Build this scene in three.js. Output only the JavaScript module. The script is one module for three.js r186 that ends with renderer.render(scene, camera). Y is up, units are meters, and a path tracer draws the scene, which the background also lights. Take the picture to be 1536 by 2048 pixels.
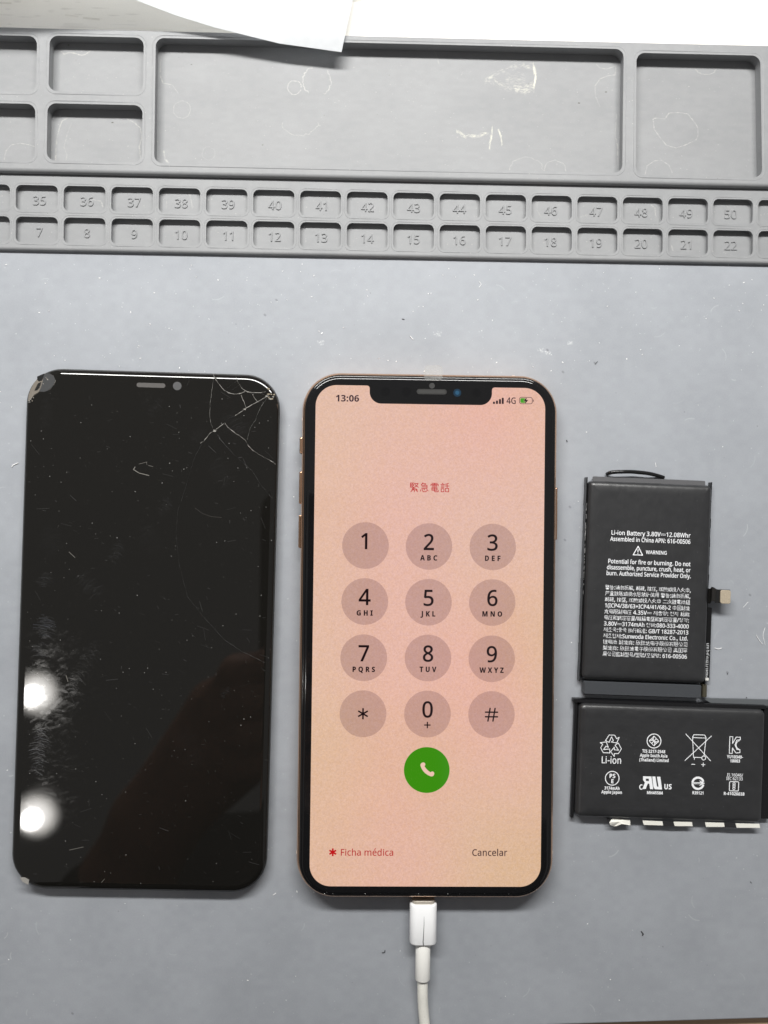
import * as THREE from 'three';
import { mergeGeometries } from 'three/addons/utils/BufferGeometryUtils.js';
import { TextGeometry } from 'three/addons/geometries/TextGeometry.js';
import { FontLoader } from 'three/addons/loaders/FontLoader.js';
import { MarchingCubes } from 'three/addons/objects/MarchingCubes.js';
import { RectAreaLightUniformsLib } from 'three/addons/lights/RectAreaLightUniformsLib.js';

// ------------------------------------------------------------------ camera, light, exposure
const MM = 0.001;                                   // everything below is laid out in millimetres
const CAM = { at: [-18.069, 237.485, -34.1], tilt: -0.0115405, pan: 0.019306, roll: -0.0120532, f: 1538, cx: 768, cy: 1024 };
const scene = new THREE.Scene();
scene.background = new THREE.Color().setRGB(0.215, 0.212, 0.21);          // the dim room around the bench
const rotX = (t) => new THREE.Matrix4().makeRotationX(t), rotY = (t) => new THREE.Matrix4().makeRotationY(t), rotZ = (t) => new THREE.Matrix4().makeRotationZ(t);
const VIEW = rotZ(CAM.roll).multiply(rotX(CAM.tilt)).multiply(rotY(CAM.pan)).multiply(new THREE.Matrix4().set(1, 0, 0, 0, 0, 0, -1, 0, 0, 1, 0, 0, 0, 0, 0, 1));
const BACK = VIEW.clone().transpose();
const camera = new THREE.PerspectiveCamera(2 * Math.atan(CAM.cy / CAM.f) * 180 / Math.PI, 0.75, 0.01, 10);
camera.position.set(...CAM.at).multiplyScalar(MM);
camera.quaternion.setFromRotationMatrix(BACK);
camera.focus = 0.231; camera.userData.fStop = 10;                    // focused on the phones; the mirrored room is out of focus
const renderer = new THREE.WebGLRenderer({ antialias: true });
renderer.toneMapping = THREE.LinearToneMapping;
renderer.toneMappingExposure = 1;
renderer.shadowMap.enabled = true;
RectAreaLightUniformsLib.init();
const LAMP = { x: -45, y: 405, z: -372, w: 520, d: 46, power: 67, color: [1, 0.985, 0.955], face: 0.8 };   // the bar lamp that lights the bench
const DOWN = [[-752, 1500, 358], [-748, 1500, 628]];                                          // two small round lamps overhead

// ------------------------------------------------------------------ helpers
let seed = 20240611;
const rnd = () => { seed = (seed * 1664525 + 1013904223) >>> 0; return seed / 4294967296; };
const rr = (a, b) => a + (b - a) * rnd();
/** The point (mm) at height h where the photo's pixel (px, py) meets it. */
function U(px, py, h = 0) {
  const d = new THREE.Vector3((px - CAM.cx) / CAM.f, -(py - CAM.cy) / CAM.f, -1).transformDirection(BACK);
  const t = (h - CAM.at[1]) / d.y;
  return [CAM.at[0] + d.x * t, h, CAM.at[2] + d.z * t];
}
const names = new Map();
const numbered = (n) => { const k = names.get(n) ?? 0; names.set(n, k + 1); return k ? n + '_' + String(k).padStart(3, '0') : n; };
function mesh(name, geo, mat, parent) {
  const g = geo.clone().scale(MM, MM, MM), m = new THREE.Mesh(g, mat);
  m.castShadow = m.receiveShadow = true;
  m.name = parent ? name : numbered(name);
  (parent ?? scene).add(m);
  return m;
}
function thing(name, label, category, frame = { x: 0, y: 0, z: 0, rot: 0 }, group) {
  const o = new THREE.Group();
  o.name = numbered(name);
  o.position.set(frame.x, frame.y ?? 0, frame.z).multiplyScalar(MM);
  o.rotation.y = frame.rot ?? 0;
  o.userData = { label, category };
  if (group) o.userData.group = group;
  scene.add(o);
  return o;
}
const tag = (m, label, category, group) => { m.userData.label = label; m.userData.category = category; if (group) m.userData.group = group; return m; };
/** Pixel -> local (x, z) in a frame, at world height h. */
const local = (F, px, py, h) => {
  const [x, , z] = U(px, py, h), c = Math.cos(F.rot), s = Math.sin(F.rot), dx = x - F.x, dz = z - F.z;
  return [dx * c - dz * s, dx * s + dz * c];
};
const lin = (r, g, b) => new THREE.Color().setRGB(r, g, b);
const std = (o) => new THREE.MeshStandardMaterial(o), phys = (o) => new THREE.MeshPhysicalMaterial(o);

/** Outline of a rounded rectangle: [x, z, nx, nz] going round. */
function outline(w, d, r, seg = 10) {
  const o = [];
  r = Math.max(r, 0.01);
  for (const [sx, sz, a0] of [[1, -1, -Math.PI / 2], [1, 1, 0], [-1, 1, Math.PI / 2], [-1, -1, Math.PI]]) {
    for (let k = 0; k <= seg; k++) {
      const a = a0 + (k / seg) * Math.PI / 2, c = Math.cos(a), s = Math.sin(a);
      o.push([sx * (w / 2 - r) + r * c, sz * (d / 2 - r) + r * s, c, s]);
    }
  }
  return o;
}
/** A rounded slab built of rings. profile: [inset, height] from the bottom up; closed by flat caps. uv of the caps runs 0..1 across w x d. */
function slab(w, d, r, profile, seg = 10) {
  const P = [], N = [], T = [], I = [];
  const rings = profile.map(([i, y]) => outline(w - 2 * i, d - 2 * i, Math.max(r - i, 0.02), seg).map((p) => [p[0], y, p[1], p[2], p[3]]));
  const n = rings[0].length, uv = (x, z) => [x / w + 0.5, 0.5 - z / d];
  const segN = profile.slice(1).map(([i, y], k) => { const di = i - profile[k][0], dy = y - profile[k][1], l = Math.hypot(di, dy) || 1; return [dy / l, di / l]; });
  const put = (ring, nn) => { const at = P.length / 3; for (const p of ring) { P.push(p[0], p[1], p[2]); N.push(p[3] * nn[0], nn[1], p[4] * nn[0]); T.push(...uv(p[0], p[2])); } return at; };
  const avg = (a, b) => { const x = a[0] + b[0], y = a[1] + b[1], l = Math.hypot(x, y) || 1; return [x / l, y / l]; };
  const smooth = (a, b) => a[0] * b[0] + a[1] * b[1] > 0.6;
  for (let k = 0; k < segN.length; k++) {
    const lo = k && smooth(segN[k - 1], segN[k]) ? avg(segN[k - 1], segN[k]) : segN[k];
    let hi = k < segN.length - 1 && smooth(segN[k], segN[k + 1]) ? avg(segN[k], segN[k + 1]) : segN[k];
    if (k === segN.length - 1 && segN[k][1] > 0.75) hi = [0, 1];
    const a = put(rings[k], lo), b = put(rings[k + 1], hi);
    for (let j = 0; j < n; j++) { const q = (j + 1) % n; I.push(a + j, b + j, a + q, a + q, b + j, b + q); }
  }
  for (const [ring, up] of [[rings[rings.length - 1], 1], [rings[0], -1]]) {
    const c = P.length / 3;
    P.push(0, ring[0][1], 0); N.push(0, up, 0); T.push(0.5, 0.5);
    for (const p of ring) { P.push(p[0], p[1], p[2]); N.push(0, up, 0); T.push(...uv(p[0], p[2])); }
    for (let j = 0; j < n; j++) { const q = (j + 1) % n; up > 0 ? I.push(c, c + 1 + q, c + 1 + j) : I.push(c, c + 1 + j, c + 1 + q); }
  }
  const g = new THREE.BufferGeometry();
  g.setAttribute('position', new THREE.Float32BufferAttribute(P, 3));
  g.setAttribute('normal', new THREE.Float32BufferAttribute(N, 3));
  g.setAttribute('uv', new THREE.Float32BufferAttribute(T, 2));
  g.setIndex(I);
  return g;
}
/** Profile with an elliptic shoulder: up to y1 with the top edge rounded over (rx inward, ry down). */
function shoulder(y0, y1, rx, ry, n = 8, foot = 0.15) {
  const p = [[foot, y0], [0, y0 + foot]];
  for (let k = 0; k <= n; k++) { const a = (k / n) * Math.PI / 2; p.push([rx * (1 - Math.cos(a)), y1 - ry + ry * Math.sin(a)]); }
  return p;
}
const box = (w, h, d, x = 0, y = 0, z = 0, ry = 0) => new THREE.BoxGeometry(w, h, d).rotateY(ry).translate(x, y, z);
/** A flat plate with bevelled edges from an outline [[x, z], ...], standing on y0. */
function plate(pts, y0, h, bevel = 0, holes = []) {
  const s = new THREE.Shape(pts.map(([x, z]) => new THREE.Vector2(x, -z)));
  for (const H of holes) s.holes.push(new THREE.Path(H.map(([x, z]) => new THREE.Vector2(x, -z))));
  return new THREE.ExtrudeGeometry(s, { depth: h - 2 * bevel, bevelEnabled: bevel > 0, bevelThickness: bevel, bevelSize: bevel, bevelOffset: -bevel, bevelSegments: 3, curveSegments: 8 }).rotateX(-Math.PI / 2).translate(0, y0 + bevel, 0);
}
/** A thin ridge along a polyline [[x, z, width], ...] at height y. */
function ribbon(pts, y, h) {
  const P = [], I = [];
  pts.forEach(([x, z, w], k) => {
    const a = pts[Math.max(0, k - 1)], b = pts[Math.min(pts.length - 1, k + 1)], l = Math.hypot(b[0] - a[0], b[1] - a[1]) || 1, nx = -(b[1] - a[1]) / l, nz = (b[0] - a[0]) / l;
    P.push(x + nx * w / 2, y, z + nz * w / 2, x, y + h, z, x - nx * w / 2, y, z - nz * w / 2);
    if (k) { const o = k * 3; I.push(o - 3, o - 2, o, o, o - 2, o + 1, o - 2, o - 1, o + 1, o + 1, o - 1, o + 2); }
  });
  const g = new THREE.BufferGeometry();
  g.setAttribute('position', new THREE.Float32BufferAttribute(P, 3));
  g.setIndex(I);
  g.computeVertexNormals();
  return g;
}
const canvas = (w, h) => { const c = document.createElement('canvas'); c.width = w; c.height = h; return [c, c.getContext('2d')]; };
const tex = (c, srgb = true) => { const t = new THREE.CanvasTexture(c); if (srgb) t.colorSpace = THREE.SRGBColorSpace; t.magFilter = THREE.LinearFilter; return t; };
const hash = (x, y, s) => { let h = (x * 374761393 + y * 668265263 + s * 974634777) | 0; h = Math.imul(h ^ (h >>> 13), 1274126177); return ((h ^ (h >>> 16)) >>> 0) / 4294967296; };
function vnoise(x, y, s) {
  const ix = Math.floor(x), iy = Math.floor(y), fx = x - ix, fy = y - iy, u = fx * fx * (3 - 2 * fx), v = fy * fy * (3 - 2 * fy);
  const a = hash(ix, iy, s), b = hash(ix + 1, iy, s), c = hash(ix, iy + 1, s), d = hash(ix + 1, iy + 1, s);
  return a + (b - a) * u + (c - a) * v + (a - b - c + d) * u * v;
}
/** Fills a canvas pixel by pixel: fn(x, y) -> [r, g, b]. */
function paint(w, h, fn) {
  const [c, x] = canvas(w, h), im = x.createImageData(w, h), D = im.data;
  for (let j = 0, o = 0; j < h; j++) for (let i = 0; i < w; i++, o += 4) { const p = fn(i, j); D[o] = p[0]; D[o + 1] = p[1]; D[o + 2] = p[2]; D[o + 3] = 255; }
  x.putImageData(im, 0, 0);
  return [c, x];
}

// ------------------------------------------------------------------ lettering: Latin from the fonts, Han and Hangul drawn stroke by stroke
// Points are pairs of digits on a 9 x 9 grid; a blank starts a new stroke.
const PART = {
  '口': '1191 1118 9198 1898', '日': '2080 2029 8089 2484 2989', '田': '1191 1119 9199 5159 1595 1999', '土': '1484 5059 0999', '一': '0595', '王': '1181 1484 5158 0898',
  '言': '4152 0393 2575 2676 2777 2729 7779 2979', '讠': '2142 0444 4448 4866', '扌': '0272 4049 4929 0664', '亻': '7015 4349', '氵': '1132 0425 0928 2844', '冫': '1243 0946', '木': '0292 4049 4208 5298',
  '禾': '7020 0393 4149 4308 5398', '月': '2080 2008 8089 2383 2686', '日2': '1191', '艹': '0393 3015 6085', '句': '2004 1282 8288 8868 3464 3437 6467 3767', '攵': '3005 2393 8309 2479', '角': '4022 3171 7153 2383 2309 8389 5389 2686', '刀': '1181 8178 4109',
  '牛': '2013 1383 0696 5059', '朿': '0292 4049 2484 2427 8487 2787 4208 5298', '刂': '2027 7079 7949', '石': '0191 4108 3474 3438 7478 3878', '皮': '1181 8173 1108 4044 2474 7439 3489', '厂': '1191 1109', '齐': '4051 0292 2278 7228 3539 6669', '力': '0292 9288 8868 4208',
  '丸': '0383 8388 8898 3009 0567', '灬': '0419 3438 6468 8499', '或': '0292 6098 1454 1447 5457 4717 0868 9469 8081', '殳': '2024 2060 6064 6484 1575 7509 2589', '入': '3041 4109 4199', '火': '4005 4145 4509 4599 1336 8363', '中': '1282 1217 8287 1787 5059',
  '严': '1191 3013 6063 1484 2609 1426', '重': '7020 0292 2474 2427 7477 2575 2777 5159 1888 0999', '支': '0292 4044 1474 7409 2489', '壴': '0191 4143 1383 2575 2527 7577 2777 0999', '长': '2029 2959 0595 6035 4599', '彐': '1181 8188 0888 1484', '冖': '0305 0393 9395', '又': '0191 8109 1399',
  '水': '5059 5939 0333 3308 8254 5399', '后': '8010 1008 1393 3575 3539 7579 3979', '示': '2070 0393 5359 5939 2508 7599', '林': '0343 2029 2304 5394 7079 7449 7499', '止': '4049 4484 1449 1019', '止2': '5058 5484 1318 0898', '吏': '0292 2474 2427 7477 2777 5009 2599', '用': '2080 2009 8089 2383 2686 5059',
  '齊': '4051 0292 2369 6329 3439 6469 0515 3777', '厭': '1090 1009 2363 2326 6366 2979 7383 6899 8259', '坴': '0292 5054 1434 6484 0595 5559 0999', '二': '1282 0898', '欠': '3005 1383 8365 5509 5599', '金': '4003 4093 2474 1686 5459 0999 2637 7667', '里': '2181 2125 8185 2383 2585 5159 1787 0999',
  '雨': '1181 0304 0393 9394 5156 2434 6474 2636 6676', '电': '1181 1116 8186 1484 1686 4048 4898 9896', '也': '0383 8386 1118 1898 5056', '糸': '4023 2353 7025 2585 5559 3609 7699', '纟': '5013 1353 5317 1767 0969', '且': '2070 2029 7079 2373 2676 0999', '囗': '1090 1019 9099 1999', '玉': '2181 2484 5158 1888 6677',
  '制': '2013 1383 0696 4049 1787 1719 8789', '告': '2013 1383 0595 5055 2777 2729 7779 2979', '辶': '1122 0333 3338 0838 3899', '充': '4052 0292 5214 1474 6379 3509 5558 5899', '阝': '1019 1060 6044 4465 6537', '艮': '1080 1019 8085 1383 1585 1959 4599', '尔': '3014 2292 9283 5259 5939 2508 7599',
  '客': '0203 0292 9293 4133 3364 3469 6409 3676 3639 7679 3979', '页': '0191 4133 1373 1317 7377 5307 5799', '頁': '0191 4133 1373 1317 7377 1575 2707 5799', '宀': '0305 0393 9395 5051', '疋': '1181 8183 5259 5585 2408 2899', '谷': '3012 6082 5305 5395 3777 3739 7779 3979', '票': '0191 2373 2325 7375 2575 2676 0797 5759 2819 7899', '爯': '7010 2242 5262 7162 1484 1419 8489 5459 1686 0797',
  '行': '7005 5025 2429', '亍': '1181 0494 6469 6949', '隹': '3005 2429 5061 2191 2494 2797 2999 5159', '钅': '4003 2161 2464 0666 4149 4979', '商': '4051 0292 3223 6273 1484 1419 8489 3626 6676 3777 3739 7779', '斤': '8020 2009 2484 7479', '大': '0393 4045 4509 4599', '幸': '5053 1282 0494 2425 7475 1686 0797 5459', '子': '1171 7154 5459 5939 0595',
  '分': '4005 6095 2575 7578 7858 4609', '有': '0191 4108 3474 3439 7479 3676', '公': '3005 6095 5338 3878 6688', '司': '1080 8089 8969 1363 2656 2629 5659', '衣': '4051 0292 4209 3459 7355 4499', '美': '3041 7061 1282 2474 0696 5056 0797 4709 5799', '平': '1181 2334 8373 0595 5159', '果': '2080 2025 8085 2383 2585 5059 0696 4609 5699',
  '监': '1015 3015 5035 4191 6374 1686 1619 8689 3639 6669 0999', '开': '1181 0595 3109 7179', '号': '2070 2023 7073 2373 0595 3536 3787 8769', '虎': '5052 5181 1292 1209 9294 3373 4555 3808 5659 6668 6899', '下': '0191',
};
const IDS = { 警: '-6|55-艹句攵言', 告: '告', 请: '|3讠青', 請: '|4言青', 青: '-土月', 勿: '勿', 拆: '|35扌斤', 解: '|45角-刀牛', 刺: '|6朿刂', 破: '|石皮', 挤: '|3扌齐', 压: '*厂土', 加: '|55力口', 热: '-65|扌丸灬', 投: '|35扌殳', 鼓: '|壴支', 胀: '|4月长', 浸: '|25氵-彐又', 禁: '-林示', 使: '|28亻吏', 擠: '|28扌齊', 壓: '-65厭土', 熱: '-65|坴丸灬', 次: '|25冫欠', 鋰: '|45金里', 锂: '|35钅里', 電: '-雨电', 池: '|28氵也', 組: '|42糸且', 国: 'O囗玉', 制: '|62制刂', 造: 'R辶告', 限: '|3阝艮', 标: '|42木示', 称: '|42禾尔', 和: '|5禾口', 额: '|客页', 定: '-35宀疋', 容: '-3宀谷', 量: '-35日里', 標: '|4木票', 稱: '|4禾爯', 額: '|客頁', 执: '|4扌丸', 行: '|4行亍', 准: '|25冫隹', 欣: '|斤欠', 旺: '|35日王', 达: 'R辶大', 達: 'R辶幸', 股: '|4月殳', 份: '|28亻分', 製: '-5|62制刂衣', 苹: '-3艹平', 型: '-6|58开刂土', 號: '|4号虎' };
PART['勿'] = '3014 2282 8288 8868 4318 6339';
const FINE = { // the title on the screen, drawn finer (x,y on a 20 grid)
  緊: '2,1 10,1;2,1 2,10 10,10;2,4 9,4 9,7 2,7;6,1 6,4;6,7 6,10;11,2 19,2 16,7 11,10;12,4 15,7 19.5,10;10,10.6 6,13 11,13.4;13,12 5,16 16.5,15.4;14.5,13.5 17.5,16.5;10.8,15.8 10.8,20;6,17 3,19.8;15,17 18,19.8',
  急: '7,0 3,5;6,2.2 13,2.2 10.5,5.3;4,5.6 16,5.6 16,12 4,12;5,8.8 16,8.8;3,14.5 1.5,18.5;6.5,14 6.5,18 8,19.4 14,19.4 15,17;9.5,13.5 11.5,16;15.5,14 18.5,17.8',
  電: '4,1 16,1;2,6.5 2,3.6 18,3.6 18,6.5;10,1 10,8.6;5,5.3 8,5.3;5,7.5 8,7.5;12,5.3 15,5.3;12,7.5 15,7.5;4,10.4 15.5,10.4 15.5,16 4,16 4,10.4;4,13.2 15.5,13.2;9.8,10.4 9.8,18 11,19.2 18,19.2 18.5,16.5',
  話: '4,0.5 6,2;1,3.5 9,3.5;2,6.5 8,6.5;2,9.5 8,9.5;2,12.5 8,12.5 8,19 2,19 2,12.5;18,1 11,2.8;10.5,6.5 19.5,6.5;15,2 15,11.5;11.5,11.5 18.5,11.5 18.5,19 11.5,19 11.5,11.5',
};
const CHO = { 0: '1181 8168', 3: '8111 1118 1898', 6: '1181 1118 8188 1888', 9: '4118 4288', 11: '3060 6084 8467 6737 3714 1430', 12: '1181 5108 5288', 14: '4050 1282 5209 5389', 17: '1181 3138 6168 0898', 18: '4050 0292 3464 6476 7669 6939 3926 2634', };
const JONG = { 1: '1181 8188', 4: '1118 1898', 8: '1181 8184 1484 1418 1898', 16: '1181 1118 8188 1888', 17: '1119 8189 1585 1989', 21: '3060 6084 8467 6737 3714 1430' };
const VOW = { 0: '5059 5494', 4: '7079 3474', 5: '5059 9099 1454', 6: '7079 3373 3676', 8: '5158 0898', 9: '3136 0666 7079 7494', 13: '0292 5259', 20: '5059' };
const strokesOf = (s) => s.split(' ').map((q) => { const o = []; for (let i = 0; i < q.length; i += 2) o.push([+q[i] / 9, +q[i + 1] / 9]); return o; });
const fit = (st, x, y, w, h) => st.map((p) => p.map(([a, b]) => [x + a * w, y + b * h]));
function glyph(ch) {
  const c = ch.charCodeAt(0);
  if (FINE[ch]) return FINE[ch].split(';').map((q) => q.split(' ').map((p) => p.split(',').map((v) => v / 20)));
  if (c >= 0xac00 && c < 0xd7a4) {
    const k = c - 0xac00, L = Math.floor(k / 588), V = Math.floor((k % 588) / 28), T = k % 28, under = [8, 13].includes(V), h = T ? 0.55 : 1, out = [];
    if (under) out.push(...fit(strokesOf(CHO[L]), 0.15, 0, 0.7, h * 0.5), ...fit(strokesOf(VOW[V]), 0, h * 0.55, 1, h * 0.45));
    else out.push(...fit(strokesOf(CHO[L]), 0, 0.05, 0.5, h * 0.8), ...fit(strokesOf(VOW[V]), 0.5, 0, 0.5, h));
    if (T) out.push(...fit(strokesOf(JONG[T]), 0.15, 0.62, 0.75, 0.38));
    return out;
  }
  const src = [...(IDS[ch] ?? ch)];
  let i = 0;
  const read = () => {
    const k = src[i++];
    if ('|-OR*'.includes(k)) {
      let num = '';
      while (/[0-9]/.test(src[i] ?? '')) num += src[i++];
      const r = num ? +('0.' + num) : 0.46, a = read(), b = read();
      if (k === '|') return [...fit(a, 0, 0, r - 0.03, 1), ...fit(b, r + 0.04, 0, 0.96 - r, 1)];
      if (k === '-') return [...fit(a, 0, 0, 1, r - 0.03), ...fit(b, 0, r + 0.04, 1, 0.96 - r)];
      if (k === 'O') return [...a, ...fit(b, 0.25, 0.2, 0.5, 0.65)];
      if (k === 'R') return [...a, ...fit(b, 0.4, 0, 0.58, 0.8)];
      return [...a, ...fit(b, 0.28, 0.25, 0.68, 0.72)];
    }
    if (PART[k]) return strokesOf(PART[k]);
    if (IDS[k] && k !== ch) return glyph(k);
    return strokesOf('1191 1118 9198 1898');
  };
  return read();
}
const isHan = (ch) => ch.charCodeAt(0) > 0x2e80;
/** Draws a mixed line with its left end on (x, y = baseline); em is the font size; width (if given) is what it is stretched to. */
function write(g, str, x, y, em, { width, bold = false, align = 'left', spacing = 0, line = 0.075, color, heavy = 0, han = 1 } = {}) {
  g.font = (bold ? 'bold ' : '') + em + 'px sans-serif';
  const adv = (ch) => (isHan(ch) ? em * han : ch === '⎓' ? em * 0.95 : g.measureText(ch).width) + spacing;
  const total = [...str].reduce((a, ch) => a + adv(ch), 0) - spacing, k = width ? width / total : 1;
  let at = align === 'center' ? x - (total * k) / 2 : align === 'right' ? x - total * k : x;
  if (color) g.fillStyle = g.strokeStyle = color;
  g.lineCap = g.lineJoin = 'round';
  g.lineWidth = em * line;
  for (const ch of str) {
    const a = adv(ch);
    if (ch === '⎓') {
      g.beginPath(); g.moveTo(at + em * 0.08 * k, y - em * 0.42); g.lineTo(at + em * 0.88 * k, y - em * 0.42);
      for (let d = 0; d < 3; d++) { g.moveTo(at + em * (0.08 + d * 0.3) * k, y - em * 0.22); g.lineTo(at + em * (0.26 + d * 0.3) * k, y - em * 0.22); }
      g.stroke();
    } else if (isHan(ch)) {
      g.beginPath();
      for (const p of glyph(ch)) p.forEach(([px, py], n) => g[n ? 'lineTo' : 'moveTo'](at + (0.05 + px * 0.88) * em * han * k, y - em * (0.4 + 0.4 * han) + py * em * 0.9 * han));
      g.stroke();
    } else {
      g.save(); g.translate(at, y); g.scale(k, 1); g.fillText(ch, 0, 0); if (heavy) { g.lineWidth = heavy * em; g.strokeText(ch, 0, 0); } g.restore();
    }
    at += a * k;
  }
}

// ------------------------------------------------------------------ the setting: table and mat
const RIM = 3.3, STRIP = 1.5, TRAYFLOOR = -0.8, CELLFLOOR = -0.4, UNDER = -2;
{ // white painted wooden table
  const W = 1400, H = 1000, [c, x] = paint(W, H, (i, j) => {
    const u = i / W, v = j / H, grain = vnoise(u * 26 + 9 * vnoise(u * 4, v * 9, 5), v * 420, 3), coarse = vnoise(u * 9, v * 70, 8), f = hash(i, j, 4);
    let l = 231 + 8 * (coarse - 0.5) + 3 * (f - 0.5);
    if (grain > 0.78) l -= (grain - 0.78) * 190 * (0.3 + 0.7 * vnoise(u * 14, v * 60, 12));
    return [l, l - 3, l - 11 + 3 * coarse];
  });
  x.lineCap = 'round';
  for (let k = 0; k < 520; k++) { const a = rr(0, W), b = rr(0, H), l = rr(8, 70); x.strokeStyle = `rgba(150,144,128,${rr(0.1, 0.5)})`; x.lineWidth = rr(0.6, 2); x.beginPath(); x.moveTo(a, b); x.lineTo(a + l, b + rr(-2, 2)); x.stroke(); }
  x.strokeStyle = 'rgba(96,88,76,0.75)';
  for (let k = 0; k < 60; k++) { x.lineWidth = rr(0.6, 1.4); const a = rr(0, W), b = rr(0, H), t = rr(0, 6); x.beginPath(); x.moveTo(a, b); x.lineTo(a + Math.cos(t) * rr(1, 7), b + Math.sin(t) * rr(1, 7)); x.stroke(); }
  const t = tex(c);
  t.wrapS = t.wrapT = THREE.RepeatWrapping;
  const g = new THREE.BoxGeometry(900, 18, 590).translate(0, UNDER - 0.3 - 9, -187);
  const p = g.attributes.position, uv = g.attributes.uv;
  for (let i = 0; i < p.count; i++) uv.setXY(i, p.getX(i) / 330, (p.getY(i) - p.getZ(i)) / 240);
  const m = mesh('tabletop', g, std({ map: t, roughness: 0.42, color: 0xffffff }));
  m.userData.kind = 'structure';
  // bare wooden edging along the front of the table
  const wood = paint(512, 128, (i, j) => { const n = vnoise(i / 60, j / 5, 31) * 0.6 + vnoise(i / 14, j / 2, 32) * 0.4; return [176 + 24 * n, 146 + 26 * n, 118 + 26 * n]; })[0];
  const e = mesh('table_edge', new THREE.BoxGeometry(900, 17, 20).translate(0, UNDER - 0.6 - 9, 119), std({ map: tex(wood), roughness: 0.6 }));
  e.userData.kind = 'structure';
}
// silicone: one tone, mottled, with dust trodden into it
const silicone = (i, j, s) => { const n = 7 * (vnoise(i / 90, j / 90, s) - 0.5) + 5 * (vnoise(i / 14, j / 11, s + 1) - 0.5) + 5 * (hash(i, j, s + 2) - 0.5); return [148.5 + n, 152.3 + n, 158.2 + n]; };
function speckle(x, W, H, n, s) {
  for (let k = 0; k < n; k++) { x.fillStyle = `rgba(${rnd() < 0.9 ? '232,232,230' : '86,84,80'},${rr(0.15, 0.7)})`; x.beginPath(); x.ellipse(rr(0, W), rr(0, H), rr(0.4, 1.3) * s, rr(0.4, 1.1) * s, rr(0, 3), 0, 7); x.fill(); }
}
const rings = (x, pts, w, a, wob = 0.25) => { // a dried residue line, uneven in width and strength
  for (let k = 1; k < pts.length; k++) {
    const n = 6;
    for (let q = 0; q < n; q++) {
      const t0 = q / n, t1 = (q + 1) / n, L = (t) => [pts[k - 1][0] + (pts[k][0] - pts[k - 1][0]) * t + rr(-wob, wob) * w, pts[k - 1][1] + (pts[k][1] - pts[k - 1][1]) * t + rr(-wob, wob) * w];
      x.strokeStyle = `rgba(222,222,219,${a * 0.5 * rr(0.25, 1)})`; x.lineWidth = w * 0.9 * rr(0.4, 1.3);
      x.beginPath(); x.moveTo(...L(t0)); x.lineTo(...L(t1)); x.stroke();
    }
  }
};
const arc = (cx, cy, rx, ry, a0, a1, n = 18, wob = 0.06) => Array.from({ length: n + 1 }, (_, k) => { const a = a0 + (a1 - a0) * k / n, r = 1 + rr(-wob, wob); return [cx + rx * r * Math.cos(a), cy + ry * r * Math.sin(a)]; });
const mat = thing('repair_mat', 'grey silicone repair mat with parts trays and numbered screw cells along its far side', 'mat');
const tile = (() => { const [c, x] = paint(1024, 1024, (i, j) => silicone(i, j, 40)); speckle(x, 1024, 1024, 900, 1); const t = tex(c); t.wrapS = t.wrapT = THREE.RepeatWrapping; t.repeat.set(1 / 110, 1 / 110); return t; })();
const TRAY = lin(0.8, 0.775, 0.735);                                                    // one silicone for ribs, walls, digits and floors
const matMat = std({ map: tile, roughness: 0.56, color: TRAY });
const sheet = (x0, x1, z0, z1, y) => { const g = new THREE.PlaneGeometry(x1 - x0, z1 - z0).rotateX(-Math.PI / 2).translate((x0 + x1) / 2, y, (z0 + z1) / 2); return g; };
const X0 = -170, X1 = 150;
const zFront = (U(100, 495, STRIP)[2] + U(1430, 524, STRIP)[2]) / 2, zStep = (U(100, 338, RIM)[2] + U(1400, 368, RIM)[2]) / 2, zTop = (U(60, 52.5, RIM)[2] + U(1400, 90, RIM)[2]) / 2;
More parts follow.
